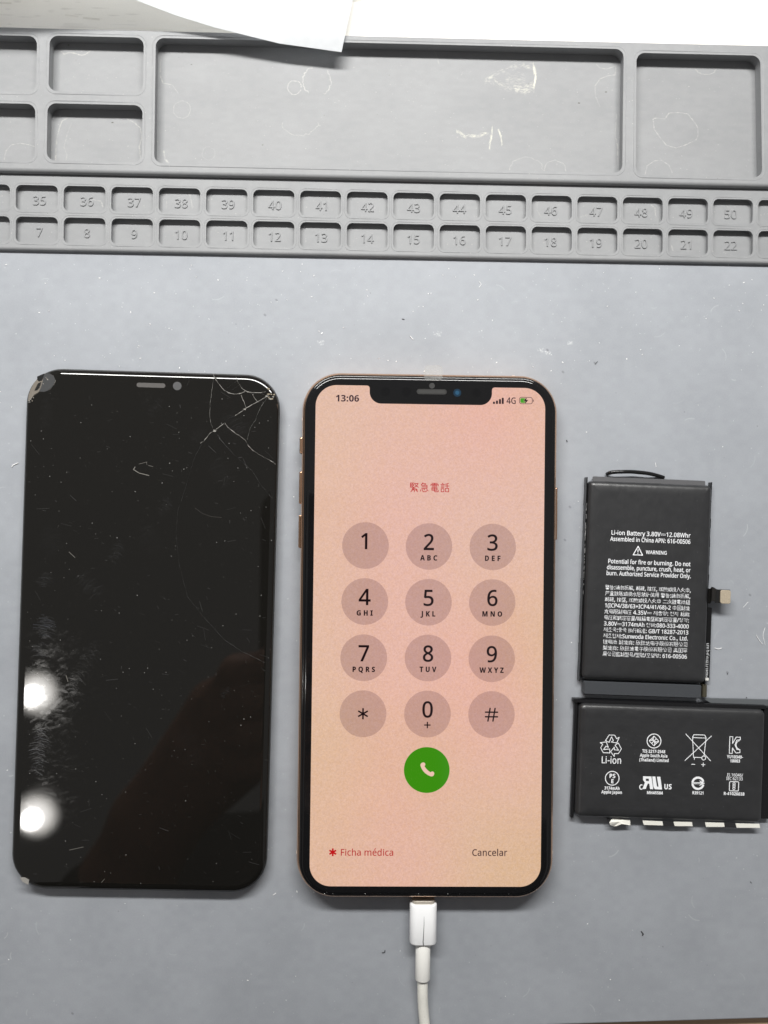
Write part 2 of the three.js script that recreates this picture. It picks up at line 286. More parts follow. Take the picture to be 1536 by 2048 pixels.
{ // the flat work surface
  const zb = U(1536, 2037, 0)[2], zb0 = U(0, 2084, 0)[2], W = 2048, H = 1560, zA = zFront - 1, zB = zb0 + 4;
  const [c, x] = paint(W, H, (i, j) => silicone(i, j, 60));
  const S = (px, py) => { const [a, , b] = U(px, py, 0); return [(a - X0) / (X1 - X0) * W, (b - zA) / (zB - zA) * H]; };
  speckle(x, W, H, 1500, 0.85);
  for (const [px, py, r] of [[875, 668, 9], [1095, 705, 6], [1140, 685, 5], [640, 685, 7], [1080, 700, 6]]) for (let k = 0; k < 26; k++) { const [a, b] = S(px + rr(-r, r), py + rr(-r, r) * 0.6); x.fillStyle = `rgba(236,236,234,${rr(0.2, 0.7)})`; x.fillRect(a, b, rr(0.6, 2), rr(0.6, 1.6)); }
  for (const [px, py] of [[1190, 726], [1126, 744], [553, 600], [530, 630], [1130, 1080], [1140, 1014], [1455, 1345], [1500, 1190], [145, 2027], [1095, 700]]) { const [a, b] = S(px, py); x.fillStyle = 'rgba(92,92,96,0.45)'; x.beginPath(); x.ellipse(a, b, 3, 2, 0.6, 0, 7); x.fill(); }
  x.lineCap = 'round';
  for (let k = 0; k < 120; k++) { x.strokeStyle = `rgba(226,226,226,${rr(0.1, 0.4)})`; x.lineWidth = rr(0.6, 1.2); const a = rr(0, W), b = rr(0, H), t = rr(0, 6.3), l = rr(3, 14); x.beginPath(); x.moveTo(a, b); x.quadraticCurveTo(a + Math.cos(t) * l, b + Math.sin(t) * l, a + Math.cos(t + 0.5) * l * 1.8, b + Math.sin(t + 0.5) * l * 1.8); x.stroke(); }
  const slope = (zb - zb0) / (U(1536, 2037, 0)[0] - U(0, 2084, 0)[0]), zAt = (X) => zb0 + slope * (X - U(0, 2084, 0)[0]);
  const g = plate([[X0, zA], [X1, zA], [X1, zAt(X1)], [X0, zAt(X0)]], UNDER, -UNDER, 0.5), p = g.attributes.position, uv = g.attributes.uv;
  for (let i = 0; i < p.count; i++) uv.setXY(i, (p.getX(i) - X0) / (X1 - X0), 1 - (p.getZ(i) - zA) / (zB - zA));
  mesh('work_surface', g, std({ map: tex(c), roughness: 0.62 }), mat);
}
const rrect = (x0, x1, z0, z1, r, x0b = x0, x1b = x1, dz = 0) => { // rounded opening; far side x0..x1, near side x0b..x1b, right end lowered by dz
  const C = [[x0, z0], [x1, z0 + dz], [x1b, z1 + dz], [x0b, z1]], out = [];
  C.forEach((p, k) => {
    const a = C[(k + 3) % 4], b = C[(k + 1) % 4], un = (q) => { const l = Math.hypot(q[0] - p[0], q[1] - p[1]); return [(q[0] - p[0]) / l, (q[1] - p[1]) / l]; }, A = un(a), B = un(b);
    const s = [p[0] + A[0] * r, p[1] + A[1] * r], e = [p[0] + B[0] * r, p[1] + B[1] * r], cc = [p[0] + (A[0] + B[0]) * r, p[1] + (A[1] + B[1]) * r];
    for (let q = 0; q <= 8; q++) { const t = (q / 8) * Math.PI / 2; out.push([cc[0] - B[0] * r * Math.cos(t) - A[0] * r * Math.sin(t), cc[1] - B[1] * r * Math.cos(t) - A[1] * r * Math.sin(t)]); }
    void s; void e;
  });
  return out;
};
/** A rounded lip along the near side of a raised block: a swept strip with smooth normals. */
function strip3(z, top, bottom, r) {
  const pr = [[-0.3, top]];
  for (let k = 0; k <= 8; k++) { const a = (k / 8) * Math.PI / 2; pr.push([r * Math.sin(a), top - r + r * Math.cos(a)]); }
  pr.push([r, bottom]);
  const P = [], I = [], T = [], n = 24;
  pr.forEach(([dz, y], k) => { for (let q = 0; q <= n; q++) { const x = X0 + (X1 - X0) * q / n; P.push(x, y, z + dz); T.push(x, -(z + dz) + y); if (k && q) { const a = (k - 1) * (n + 1) + q - 1; I.push(a, a + n + 1, a + 1, a + 1, a + n + 1, a + n + 2); } } });
  const g = new THREE.BufferGeometry();
  g.setAttribute('position', new THREE.Float32BufferAttribute(P, 3)); g.setAttribute('uv', new THREE.Float32BufferAttribute(T, 2)); g.setIndex(I); g.computeVertexNormals();
  return g;
}
const join = (a) => mergeGeometries(a.map((g) => { const n = g.index ? g.toNonIndexed() : g; for (const k of Object.keys(n.attributes)) if (!['position', 'normal', 'uv'].includes(k)) n.deleteAttribute(k); return n; }));
/** Bead added round the top of every opening to catch light; same silicone. */
function addedBeads(holes, y, out, w, h) {
  return join(holes.map((H) => {
    const cx = H.reduce((a, p) => a + p[0], 0) / H.length, cz = H.reduce((a, p) => a + p[1], 0) / H.length, hx = Math.max(...H.map((p) => Math.abs(p[0] - cx))), hz = Math.max(...H.map((p) => Math.abs(p[1] - cz)));
    const loop = [...H, H[0], H[1]].map((p) => [cx + (p[0] - cx) * (1 + out / hx), cz + (p[1] - cz) * (1 + out / hz), w]), g = ribbon(loop, y, h), p = g.attributes.position;
    g.setAttribute('uv', new THREE.Float32BufferAttribute(Array.from({ length: p.count }, (_, k) => [p.getX(k), -p.getZ(k)]).flat(), 2));
    return g;
  }));
}
{ // the block of open trays
  const h = RIM, hole = (tl, tr, bl, br, r = 3) => rrect(U(...tl, h)[0], U(...tr, h)[0], (U(...tl, h)[2] + U(...tr, h)[2]) / 2, (U(...bl, h)[2] + U(...br, h)[2]) / 2, r, U(...bl, h)[0], U(...br, h)[0]);
  const holes = [
    hole([-130, 66], [77, 68.5], [-130, 183], [74.5, 185.5]), hole([97, 69], [290.5, 72], [94, 185.5], [288, 187.5]),
    hole([-130, 202], [73.5, 204], [-130, 320], [72, 322]), hole([92.5, 204.5], [288, 207], [90.5, 323.5], [286, 326.5]),
    hole([309, 71.5], [1250, 97], [305.5, 327], [1247, 350]), hole([1270.5, 100.5], [1523, 111], [1269, 352], [1527, 357.5]),
  ];
  const block = plate([[X0, zTop], [X1, zTop], [X1, zStep], [X0, zStep]], TRAYFLOOR - 1, RIM - TRAYFLOOR + 1, 0.4, holes);
  const tray = mesh('parts_tray', block, matMat, mat);
  mesh('added_tray_beads', addedBeads(holes, RIM - 0.06, 0.42, 0.5, 0.24), matMat, mat);
  mesh('tray_lip', strip3(zStep - 0.42, RIM - 0.002, 0, 1.1), matMat, mat);
  const W = 2048, H = 420, zA = zTop + 0.6, zB = zStep - 0.6;
  const [c, x] = paint(W, H, (i, j) => silicone(i, j, 80));
  const S = (px, py) => { const [a, , b] = U(px, py, TRAYFLOOR); return [(a - X0) / (X1 - X0) * W, (b - zA) / (zB - zA) * H]; }, k = W / (X1 - X0), SS = (l) => l.map((p) => S(...p));
  speckle(x, W, H, 900, 0.85);
  x.lineCap = 'round';
  const line = (pts, w = 0.3, a = 0.7) => rings(x, SS(pts), w * k, a);
  line([[122, 102], [128, 108], [140, 105], [152, 107], [163, 111], [172, 108], [183, 100]], 0.45, 0.95);
  line([[8, 322], [12, 302], [22, 290], [40, 286], [60, 290], [72, 294]], 0.3, 0.8);
  line([[135, 236], [124, 242], [119, 256], [114, 276], [112, 300], [111, 322]], 0.4, 0.8);
  line([[252, 236], [270, 246], [281, 257], [284, 275], [279, 292], [281, 322]], 0.4, 0.8);
  line([[143, 246], [134, 270], [128, 294], [134, 310], [132, 322]], 0.25, 0.5);
  line([[322, 112], [320, 150], [326, 166], [345, 170], [356, 186]], 0.35, 0.7);
  line([[328, 302], [330, 318], [338, 327]], 0.6, 0.8);
  line(arc(364, 219, 17, 17, 0, 6.3), 0.25, 0.45);
  line(arc(417, 307, 13, 13, 0, 6.3), 0.2, 0.3);
  line(arc(589, 175, 14, 14, 0.3, 6.3), 0.3, 0.7);
  line(arc(634, 162, 28, 29, 2.2, 4.4), 0.3, 0.8); line(arc(634, 162, 28, 29, -0.8, 1.1), 0.3, 0.5);
  line(arc(600, 238, 38, 33, 0.2, 2.9), 0.25, 0.5);
  line([[1192, 128], [1200, 136], [1214, 138], [1232, 132], [1230, 150], [1214, 152], [1200, 158], [1190, 172], [1191, 192], [1200, 214]], 0.3, 0.75);
  line([[1233, 228], [1232, 250], [1230, 270], [1235, 290], [1236, 330]], 0.3, 0.7);
  line(arc(1052, 341, 34, 26, -3.1, 0), 0.25, 0.5); line(arc(1110, 343, 22, 22, -3.1, 0), 0.25, 0.5);
  line([[1338, 226], [1358, 225], [1376, 228], [1390, 246], [1396, 256], [1396, 272], [1392, 280], [1370, 290], [1352, 296], [1332, 290], [1318, 272], [1308, 258], [1307, 244], [1306, 238], [1312, 236], [1330, 238], [1338, 226]], 0.32, 0.85);
  line([[1290, 350], [1294, 332], [1308, 322], [1322, 320], [1338, 330], [1345, 346]], 0.3, 0.75);
  line(arc(1412, 136, 20, 13, 0.1, 3), 0.25, 0.55);
  const smear = (pts, spread, n, a) => { // dried white flux rubbed along a path: many short pale strokes
    for (let q = 0; q < n; q++) {
      const t = rnd() * (pts.length - 1), i0 = Math.floor(t), f = t - i0, P = pts[i0], Q = pts[Math.min(pts.length - 1, i0 + 1)], g0 = (rnd() + rnd() + rnd() - 1.5) * spread;
      const px = P[0] + (Q[0] - P[0]) * f, py = P[1] + (Q[1] - P[1]) * f + g0, d = Math.atan2(Q[1] - P[1], Q[0] - P[0]) + rr(-0.3, 0.3), l = rr(1, 6), A = S(px, py), B = S(px + Math.cos(d) * l, py + Math.sin(d) * l);
      x.strokeStyle = `rgba(226,226,214,${a * rr(0.2, 1)})`; x.lineWidth = rr(0.5, 1.5); x.beginPath(); x.moveTo(...A); x.lineTo(...B); x.stroke();
    }
  };
  smear([[968, 163], [985, 150], [1015, 136], [1045, 130], [1062, 134]], 7, 170, 0.35); smear([[1066, 132], [1072, 150], [1068, 172], [1050, 180], [1030, 176]], 9, 420, 0.5); smear([[1024, 178], [1000, 170], [978, 156]], 8, 130, 0.3); smear([[1010, 160], [1050, 165]], 14, 200, 0.25);
  smear([[912, 260], [930, 272], [955, 272], [975, 266]], 4, 170, 0.55); smear([[985, 258], [983, 275], [979, 292]], 9, 90, 0.4); smear([[996, 258], [1002, 272], [1004, 288]], 5, 80, 0.4);
  line([[865, 95], [872, 108], [878, 128]], 0.3, 0.9);
  x.fillStyle = 'rgba(60,58,54,0.85)';
  for (const [px, py, r] of [[137, 90, 1.6], [225, 245, 2.2], [1158, 206, 2.2], [383, 129, 1.3], [525, 290, 1.2], [1212, 184, 2]]) { const [u, v] = S(px, py); x.beginPath(); x.ellipse(u, v, r, r * 0.8, 0, 0, 7); x.fill(); }
  mesh('tray_floor', sheet(X0, X1, zA, zB, TRAYFLOOR), std({ map: tex(c), roughness: 0.56, color: TRAY }), mat);
  void tray;
}
{ // the strip of numbered cells
  const cx = (i) => 73.4 + 95.8 * i - 0.197 * i * i, h = STRIP, holes = [], cells = [];
  const yl = (a, b, i) => a + (b - a) * i / 15;
  const zr = [[(U(73, 366, h)[2] + U(1466, 399, h)[2]) / 2, (U(73, 420.5, h)[2] + U(1466, 451.5, h)[2]) / 2], [(U(73, 430, h)[2] + U(1466, 460.6, h)[2]) / 2, (U(73, 486, h)[2] + U(1466, 514, h)[2]) / 2]];
  for (let i = -2; i <= 17; i++) for (let row = 0; row < 2; row++) {
    const hw = (87.5 - 0.33 * i) / 2, y = row ? yl(458, 487, i) : yl(393, 425, i), x0 = U(cx(i) - hw, y, h)[0], x1 = U(cx(i) + hw, y, h)[0];
    holes.push(rrect(x0, x1, zr[row][0], zr[row][1], 2));
    cells.push([i, row, (x0 + x1) / 2, (zr[row][0] + zr[row][1]) / 2]);
  }
  const block = plate([[X0, zStep + 0.7], [X1, zStep + 0.7], [X1, zFront], [X0, zFront]], CELLFLOOR - 1, STRIP - CELLFLOOR + 1, 0.28, holes);
  const strip = mesh('number_strip', block, matMat, mat);
  mesh('added_cell_beads', addedBeads(holes, STRIP - 0.06, 0.32, 0.42, 0.2), matMat, mat);
  mesh('strip_lip', strip3(zFront - 0.3, STRIP - 0.002, -0.5, 0.9), matMat, mat);
  const W = 2048, H = 190, zA = zStep + 1.2, zB = zFront - 0.6;
  const [c, x] = paint(W, H, (i, j) => silicone(i, j, 90));
  speckle(x, W, H, 700, 0.9);
  const S = (px, py) => { const [a, , b] = U(px, py, CELLFLOOR); return [(a - X0) / (X1 - X0) * W, (b - zA) / (zB - zA) * H]; }, k = W / (X1 - X0);
  const line = (pts, w = 0.3, a = 0.7) => rings(x, pts.map((p) => S(...p)), w * k, a);
  line([[183, 397], [192, 401], [202, 402], [206, 414]], 0.4, 0.9); line([[378, 384], [382, 400], [385, 418]], 0.35, 0.8); line([[334, 386], [332, 418]], 0.35, 0.6);
  line([[1302, 410], [1310, 416], [1312, 436]], 0.4, 0.9); line([[1075, 400], [1074, 420], [1082, 434]], 0.3, 0.6); line([[56, 447], [64, 456]], 0.3, 0.5); line([[1342, 490], [1347, 502]], 0.6, 0.95); line([[1160, 434], [1180, 428]], 0.4, 0.5);
  mesh('cell_floor', sheet(X0, X1, zA, zB, CELLFLOOR), std({ map: tex(c), roughness: 0.56, color: TRAY }), mat);
  const font = await new FontLoader().loadAsync('fonts/droid/droid_sans_regular.typeface.json');
  for (const [i, row, X, Z] of cells) {
    if (i < 0 || i > 15) continue;
    const g = new TextGeometry(String((row ? 7 : 35) + i), { font, size: 2.75, depth: 0.2, curveSegments: 4, bevelEnabled: true, bevelThickness: 0.1, bevelSize: 0.08, bevelOffset: -0.05, bevelSegments: 2 });
    g.computeBoundingBox();
    g.translate(-(g.boundingBox.min.x + g.boundingBox.max.x) / 2, -(g.boundingBox.min.y + g.boundingBox.max.y) / 2, 0).rotateX(-Math.PI / 2).translate(X + 0.1, CELLFLOOR, Z + 0.15);
    mesh('number', g, matMat, strip);
  }
}

// ------------------------------------------------------------------ the sheet of paper over the far edge of the mat
{
  const edge = [[-260, -200, 34], [-60, -100, 25], [150, -38, 16], [272, 0, 11], [350, 30, 8.2], [430, 55, 6.4], [560, 87, 4.9], [683, 104, 4.4]].map(([px, py, h]) => U(px, py, h));
  const far = U(722, -82, 6.5), dir = [far[0] - edge[7][0], far[2] - edge[7][2]], n = 10, P = [], T = [], I = [], m = edge.length;
  for (let k = 0; k <= n; k++) edge.forEach((e, q) => {
    const t = k / n, s = t * 7;
    P.push(e[0] + dir[0] * s, e[1] * (1 - t) + (7.5 + 3 * Math.sin(t * 3)) * t + 2.2 * Math.sin(t * 3.1) * (q / m), e[2] + dir[1] * s);
    T.push(q / m, t);
    if (k && q) { const a = (k - 1) * m + q - 1; I.push(a, a + 1, a + m, a + m, a + 1, a + m + 1); }
  });
  const g = new THREE.BufferGeometry(), all = P.length / 3, P2 = [...P], I2 = [...I];
  for (let i = 0; i < all; i++) P2.push(P[i * 3], P[i * 3 + 1] - 0.12, P[i * 3 + 2]);                    // paper has a thickness
  for (let i = 0; i < I.length; i += 3) I2.push(all + I[i], all + I[i + 2], all + I[i + 1]);
  const rim = [...edge.map((_, q) => q), ...Array.from({ length: n }, (_, k) => (k + 1) * m + m - 1)];
  for (let k = 1; k < rim.length; k++) I2.push(rim[k - 1], all + rim[k - 1], rim[k], rim[k], all + rim[k - 1], all + rim[k]);
  g.setAttribute('position', new THREE.Float32BufferAttribute(P2, 3));
  g.setAttribute('uv', new THREE.Float32BufferAttribute([...T, ...T], 2));
  g.setIndex(I2); g.computeVertexNormals();
  const fibre = paint(512, 512, (i, j) => { const l = 246 + 8 * (vnoise(i / 22, j / 22, 71) - 0.5) + 5 * (vnoise(i / 5, j / 5, 72) - 0.5); return [l - 4, l - 2, l]; })[0];
  tag(mesh('paper_sheet', g, phys({ map: tex(fibre), roughness: 0.95, transmission: 0.66, thickness: 0, side: THREE.DoubleSide })), 'white sheet of paper curling over the far edge of the grey mat', 'paper');
}

// ------------------------------------------------------------------ the cracked display
const blackGlass = (maps = {}) => phys({ color: lin(0.006, 0.006, 0.0065), roughness: 0.06, ior: 1.5, ...maps });
{
  const F = { x: -84.7, z: -0.35, rot: -0.0148 }, TOP = 4.9, W = 76.3, D = 156.3;
  const o = thing('cracked_display', 'black phone display with a shattered corner and chipped edges', 'phone display', F);
  mesh('back_plate', slab(70.5, 150, 5.5, [[0.3, 0.02], [0, 0.3], [0, 2.38], [0.1, 2.45]]), std({ color: lin(0.05, 0.05, 0.052), roughness: 0.5, metalness: 0.3 }), o);
  mesh('bezel_frame', slab(W, D, 10.6, [[0.5, 2.46], [0.05, 2.75], [0, 3.4], [0.12, 3.75], [0.6, 3.8]], 16), std({ color: lin(0.02, 0.021, 0.02), roughness: 0.38 }), o);
  // finger grease and fine scratches on the glass: matter, as seen in the photograph
  const cw = 1000, ch = 2048, toC = (px, py) => { const [a, b] = local(F, px, py, TOP); return [(a / (W - 0.7) + 0.5) * cw, (b / (D - 0.7) + 0.5) * ch]; };
  const [rc, rg] = canvas(cw, ch), [cc, cg] = canvas(cw, ch);
  rg.fillStyle = '#060606'; rg.fillRect(0, 0, cw, ch);
  cg.fillStyle = '#151412'; cg.fillRect(0, 0, cw, ch);
  const print = (px, py, w, h, ang, n, a, tone = '120,126,140') => { // a finger mark: ridges
    const [u, v] = toC(px, py), s = cw / 510;
    for (let k = 0; k < n; k++) {
      const t = (k / n - 0.5) * 2, l = Math.sqrt(1 - t * t) * w * s * rr(0.4, 1), q = t * h * s + rr(-1, 1), off = rr(-0.3, 0.3) * w * s;
      const c = Math.cos(ang), d = Math.sin(ang), at = (x, y) => [u + x * c - y * d, v + x * d + y * c];
      for (const g of [cg, rg]) { g.strokeStyle = g === cg ? `rgba(${tone},${a * 0.8 * rr(0.2, 1)})` : `rgba(170,170,170,${a * rr(0.4, 1)})`; g.lineWidth = rr(0.7, 1.6); g.beginPath(); g.moveTo(...at(off - l * 0.5, q)); g.quadraticCurveTo(...at(off, q - h * s * 0.14), ...at(off + l * 0.5, q + rr(-2, 2))); g.stroke(); }
    }
  };
  print(310, 815, 22, 22, 0.6, 26, 0.2); print(295, 800, 14, 14, 0.7, 16, 0.16); print(395, 870, 24, 16, 0.7, 22, 0.16); print(470, 850, 36, 30, -0.5, 40, 0.2); print(90, 830, 26, 34, 0.2, 34, 0.15);
  print(330, 1015, 26, 20, 0.5, 28, 0.2); print(445, 945, 40, 30, -0.4, 34, 0.15); print(100, 1085, 46, 34, -0.2, 40, 0.12); print(232, 1105, 24, 24, 0.4, 26, 0.26); print(90, 1160, 32, 16, 0.2, 24, 0.3); print(180, 1170, 36, 30, -0.7, 34, 0.24);
  print(90, 1255, 36, 24, 0.15, 34, 0.42, '130,140,170'); print(80, 1300, 30, 16, 0.1, 20, 0.24, '130,140,170'); print(165, 1340, 34, 60, 0.5, 60, 0.16); print(80, 1500, 34, 54, 0.06, 80, 0.26, '140,150,180'); print(380, 1500, 50, 44, -0.5, 50, 0.11); print(450, 1385, 16, 12, 0.3, 16, 0.28); print(300, 1080, 40, 30, -0.4, 30, 0.12);
  for (const [px, py, w, h, n, a] of [[110, 1290, 70, 60, 260, 0.05], [150, 1180, 90, 50, 260, 0.035], [110, 1480, 60, 130, 420, 0.045], [200, 1380, 90, 80, 240, 0.03], [300, 1120, 130, 70, 260, 0.022], [440, 900, 80, 90, 220, 0.03], [150, 1080, 90, 40, 160, 0.03], [330, 1300, 120, 120, 240, 0.018]]) {
    for (let k = 0; k < n; k++) { // a film of grease, wiped about: it only dulls the gloss
      const g0 = () => rnd() + rnd() + rnd() - 1.5, [u, v] = toC(px + g0() * w, py + g0() * h), t = rr(-0.9, 0.4), l = rr(6, 46);
rg.strokeStyle = `rgba(190,190,190,${a * 0.6 * rr(0.2, 1.6)})`; rg.lineWidth = rr(3, 14); rg.lineCap = 'round'; rg.beginPath(); rg.moveTo(u, v); rg.quadraticCurveTo(u + Math.cos(t) * l * 0.5, v + Math.sin(t) * l * 0.5 - 4, u + Math.cos(t) * l, v + Math.sin(t) * l); rg.stroke();
    }
  }
  for (let k = 0; k < 420; k++) { // hairline scratches and dust
    const [u, v] = toC(rr(45, 545), rr(780, 1770)), t = rr(-0.5, 0.5) + (rnd() < 0.3 ? 1.2 : 0.1), l = rr(1, 26) * (rnd() < 0.25 ? 2 : 0.6);
    cg.strokeStyle = `rgba(170,172,178,${rr(0.06, 0.4)})`; cg.lineWidth = rr(0.6, 1.3); cg.beginPath(); cg.moveTo(u, v); cg.lineTo(u + Math.cos(t) * l, v + Math.sin(t) * l); cg.stroke();
  }
  for (let k = 0; k < 260; k++) { const [u, v] = toC(rr(45, 545), rr(780, 1770)); cg.fillStyle = `rgba(215,215,212,${rr(0.2, 0.8)})`; cg.beginPath(); cg.arc(u, v, rr(0.6, 1.9), 0, 7); cg.fill(); }
  const scratch = (pts, a, w) => { cg.strokeStyle = `rgba(190,186,178,${a})`; cg.lineWidth = w; cg.lineCap = 'round'; cg.beginPath(); pts.forEach((p, k) => cg[k ? 'lineTo' : 'moveTo'](...toC(...p))); cg.stroke(); };
  scratch([[270, 934], [267, 939], [278, 946], [298, 951]], 0.75, 2.2); scratch([[278, 928], [294, 924]], 0.5, 1.6); scratch([[297, 931], [306, 933]], 0.6, 1.6); scratch([[293, 924], [294, 930]], 0.5, 1.4);
  scratch([[390, 1016], [405, 1027], [422, 1033], [443, 1035]], 0.3, 1.2); scratch([[139, 1700], [167, 1694]], 0.6, 1.8); scratch([[138, 1104], [150, 1115]], 0.6, 1.8); scratch([[132, 1351], [136, 1363]], 0.7, 2); scratch([[203, 1765], [209, 1758]], 0.6, 1.6);
  // the display panel behind the glass shows as a faintly warmer rectangle
  const gl = phys({ map: tex(cc), roughness: 1, roughnessMap: tex(rc, false), ior: 1.5 });
  mesh('cover_glass', slab(W - 0.7, D - 0.7, 10.2, shoulder(3.82, TOP, 2.3, 1.05, 14, 0.02), 18), gl, o);
  const L = (px, py) => local(F, px, py, TOP);
  const y = TOP + 0.012;
  const crackMat = phys({ color: lin(0.26, 0.25, 0.23), roughness: 0.28, ior: 1.5 }), faint = phys({ color: lin(0.03, 0.03, 0.03), roughness: 0.3 });
  const A = (cx, cy) => [300 + cx / 5.486, 720 + cy / 5.486], B = (cx, cy) => [20 + cx / 2.743, 720 + cy / 2.743], C = (cx, cy) => [cx / 2.648, 1280 + cy / 2.648];
  const crack = (pts, w, m = crackMat) => {
    const q = [];
    pts.forEach((p, k) => { if (k) { const a = pts[k - 1], n = Math.max(2, Math.round(Math.hypot(p[0] - a[0], p[1] - a[1]) / 5)); for (let t = k > 1 ? 1 : 0; t <= n; t++) q.push([a[0] + (p[0] - a[0]) * t / n + rr(-0.45, 0.45), a[1] + (p[1] - a[1]) * t / n + rr(-0.45, 0.45)]); } });
    mesh('crack', ribbon(q.map((p) => [...L(...p), w * 0.45 * rr(0.25, 1.8)]), y, 0.04), m, o);
  };
  crack([A(692, 205), A(680, 330), A(660, 480), A(655, 610), A(672, 700), A(695, 755)], 0.1, phys({ color: lin(0.24, 0.235, 0.22), roughness: 0.3 }));
  crack([A(690, 150), A(710, 195), A(750, 260), A(810, 330), A(860, 362), A(920, 372), A(985, 370), A(1045, 345)], 0.26);
  crack([A(945, 190), A(960, 235), A(1010, 315), A(1075, 352), A(1160, 360), A(1270, 350)], 0.2);
  crack([A(1000, 385), A(1030, 460), A(1055, 525)], 0.16); crack([A(1120, 365), A(1150, 420), A(1178, 455)], 0.13);
  crack([A(1285, 400), A(1180, 460), A(1060, 525), A(1030, 550), A(935, 608)], 0.24);
  crack([A(935, 608), A(870, 655), A(820, 690)], 0.05, faint);
  crack([A(820, 690), A(775, 725), A(730, 758), A(705, 775), A(660, 800), A(620, 850), A(590, 890), A(555, 915)], 0.24);
  crack([A(820, 690), A(855, 738), A(940, 805), A(1050, 880), A(1065, 925), A(1110, 975), A(1200, 1040), A(1310, 1095)], 0.2);
  crack([B(1425, 550), B(1458, 572)], 0.2);
  crack([A(1280, 425), A(1225, 500), A(1180, 590), A(1160, 655), A(1100, 740), A(1070, 870)], 0.11, phys({ color: lin(0.2, 0.2, 0.19), roughness: 0.3 }));
  crack([A(730, 810), A(790, 880), B(1140, 420), B(1230, 520), B(1330, 610), B(1380, 690), B(1440, 760)], 0.11, faint);
  crack([B(1055, 455), B(1010, 540), B(960, 710), B(920, 830), B(910, 950), B(930, 1130), B(975, 1300), B(1080, 1430), C(1190, 0), C(1280, 60), C(1400, 118)], 0.12, faint);
  crack([A(445, 190), A(400, 290)], 0.09, faint); crack([A(940, 240), A(840, 310)], 0.08, faint); crack([A(985, 270), A(900, 330)], 0.07, faint);
  const shard = (name, pts, h, m, base = y) => mesh(name, plate(pts.map((p) => L(...p)), base - 0.03, h + 0.03, 0), m, o);
  for (const [cx, cy, r] of [[705, 775, 17], [1040, 540, 15], [980, 370, 12], [712, 195, 14], [1075, 350, 9], [1282, 395, 16], [1300, 372, 14], [1295, 318, 14], [1312, 344, 11], [1335, 378, 12], [1362, 380, 15], [1350, 405, 12], [1318, 428, 14], [1340, 425, 10], [1300, 408, 10]]) {
    const n = 6, pts = Array.from({ length: n }, (_, k) => { const a = k / n * 6.283 + rr(-0.3, 0.3), q = r * rr(0.3, 1.25); return A(cx + q * Math.cos(a) * 1.3, cy + q * Math.sin(a) * 0.8); });
    shard('glass_splinter', pts, rr(0.03, 0.1), cx > 1250 && rnd() < 0.6 ? phys({ color: lin(0.26, 0.22, 0.16), roughness: 0.35 }) : crackMat);
  }
  // the smashed corner: metal of the frame laid bare, black plates painting the shade of hollows, a loose flake of glass
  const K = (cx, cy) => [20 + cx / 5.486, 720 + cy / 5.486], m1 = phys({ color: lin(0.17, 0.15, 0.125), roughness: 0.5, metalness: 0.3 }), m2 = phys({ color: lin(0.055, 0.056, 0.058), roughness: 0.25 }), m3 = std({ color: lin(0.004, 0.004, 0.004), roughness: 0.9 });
  shard('bare_metal', [K(195, 455), K(205, 380), K(232, 310), K(270, 245), K(330, 185), K(395, 140), K(380, 210), K(345, 300), K(318, 348), K(262, 385), K(225, 430)], 0.02, m1);
  shard('glass_flake', [K(395, 142), K(440, 150), K(475, 172), K(497, 212), K(487, 262), K(455, 308), K(410, 340), K(365, 350), K(320, 345), K(345, 290), K(362, 220), K(372, 170)], 0.1, m2);
  shard('painted_hollow', [K(298, 182), K(345, 160), K(382, 148), K(368, 190), K(352, 226), K(318, 238), K(300, 215)], 0.05, m3);
  shard('painted_hollow', [K(308, 256), K(345, 240), K(330, 300), K(300, 332), K(268, 338), K(285, 300)], 0.05, m3);
  crack([K(345, 165), K(360, 235), K(335, 330)], 0.16); crack([K(440, 155), K(490, 200), K(490, 260), K(450, 318), K(380, 350), K(320, 348), K(250, 405)], 0.1, m1); crack([K(215, 345), K(265, 255), K(300, 210)], 0.22, m1); crack([K(255, 350), K(240, 410), K(205, 455)], 0.18);
  for (let k = 0; k < 26; k++) { const t = rnd(), cx = 200 + t * 210 + rr(-8, 34), cy = 455 - t * 300 + rr(-6, 34), n = 5, q = rr(3, 9), pts = Array.from({ length: n }, (_, i) => K(cx + q * rr(0.4, 1.3) * Math.cos(i / n * 6.283), cy + q * rr(0.4, 1.3) * Math.sin(i / n * 6.283))); shard('glass_splinter', pts, rr(0.04, 0.12), rnd() < 0.5 ? crackMat : m1); }
  crack([K(455, 165), K(480, 215), K(462, 270), K(420, 315)], 0.09); crack([K(400, 160), K(430, 200), K(415, 250), K(360, 300)], 0.08); crack([K(490, 195), K(498, 230), K(480, 275)], 0.12);
  crack([K(360, 300), K(415, 270)], 0.1); crack([K(345, 270), K(420, 235), K(455, 205)], 0.07, m1); crack([K(195, 470), K(222, 462)], 0.3);
  shard('bare_metal', [C(105, 1258), C(130, 1256), C(155, 1270), C(150, 1296), C(120, 1280)], 0.06, crackMat);
  // ear speaker slot and front camera
  const slot = [], [ax, az] = L(302, 770.5);
  for (const [a] of outline(8.6, 1.35, 0.67, 6).map((p) => [p])) slot.push([ax + a[0], az + a[1]]);
  mesh('ear_speaker', plate(slot, TOP - 0.05, 0.075), std({ color: lin(0.085, 0.08, 0.077), roughness: 0.8 }), o);
  const [lx, lz] = L(354.5, 772);
  mesh('front_camera', new THREE.CylinderGeometry(1.28, 1.28, 0.08, 28).translate(lx, TOP, lz), phys({ color: lin(0.075, 0.075, 0.078), roughness: 0.35 }), o);
}

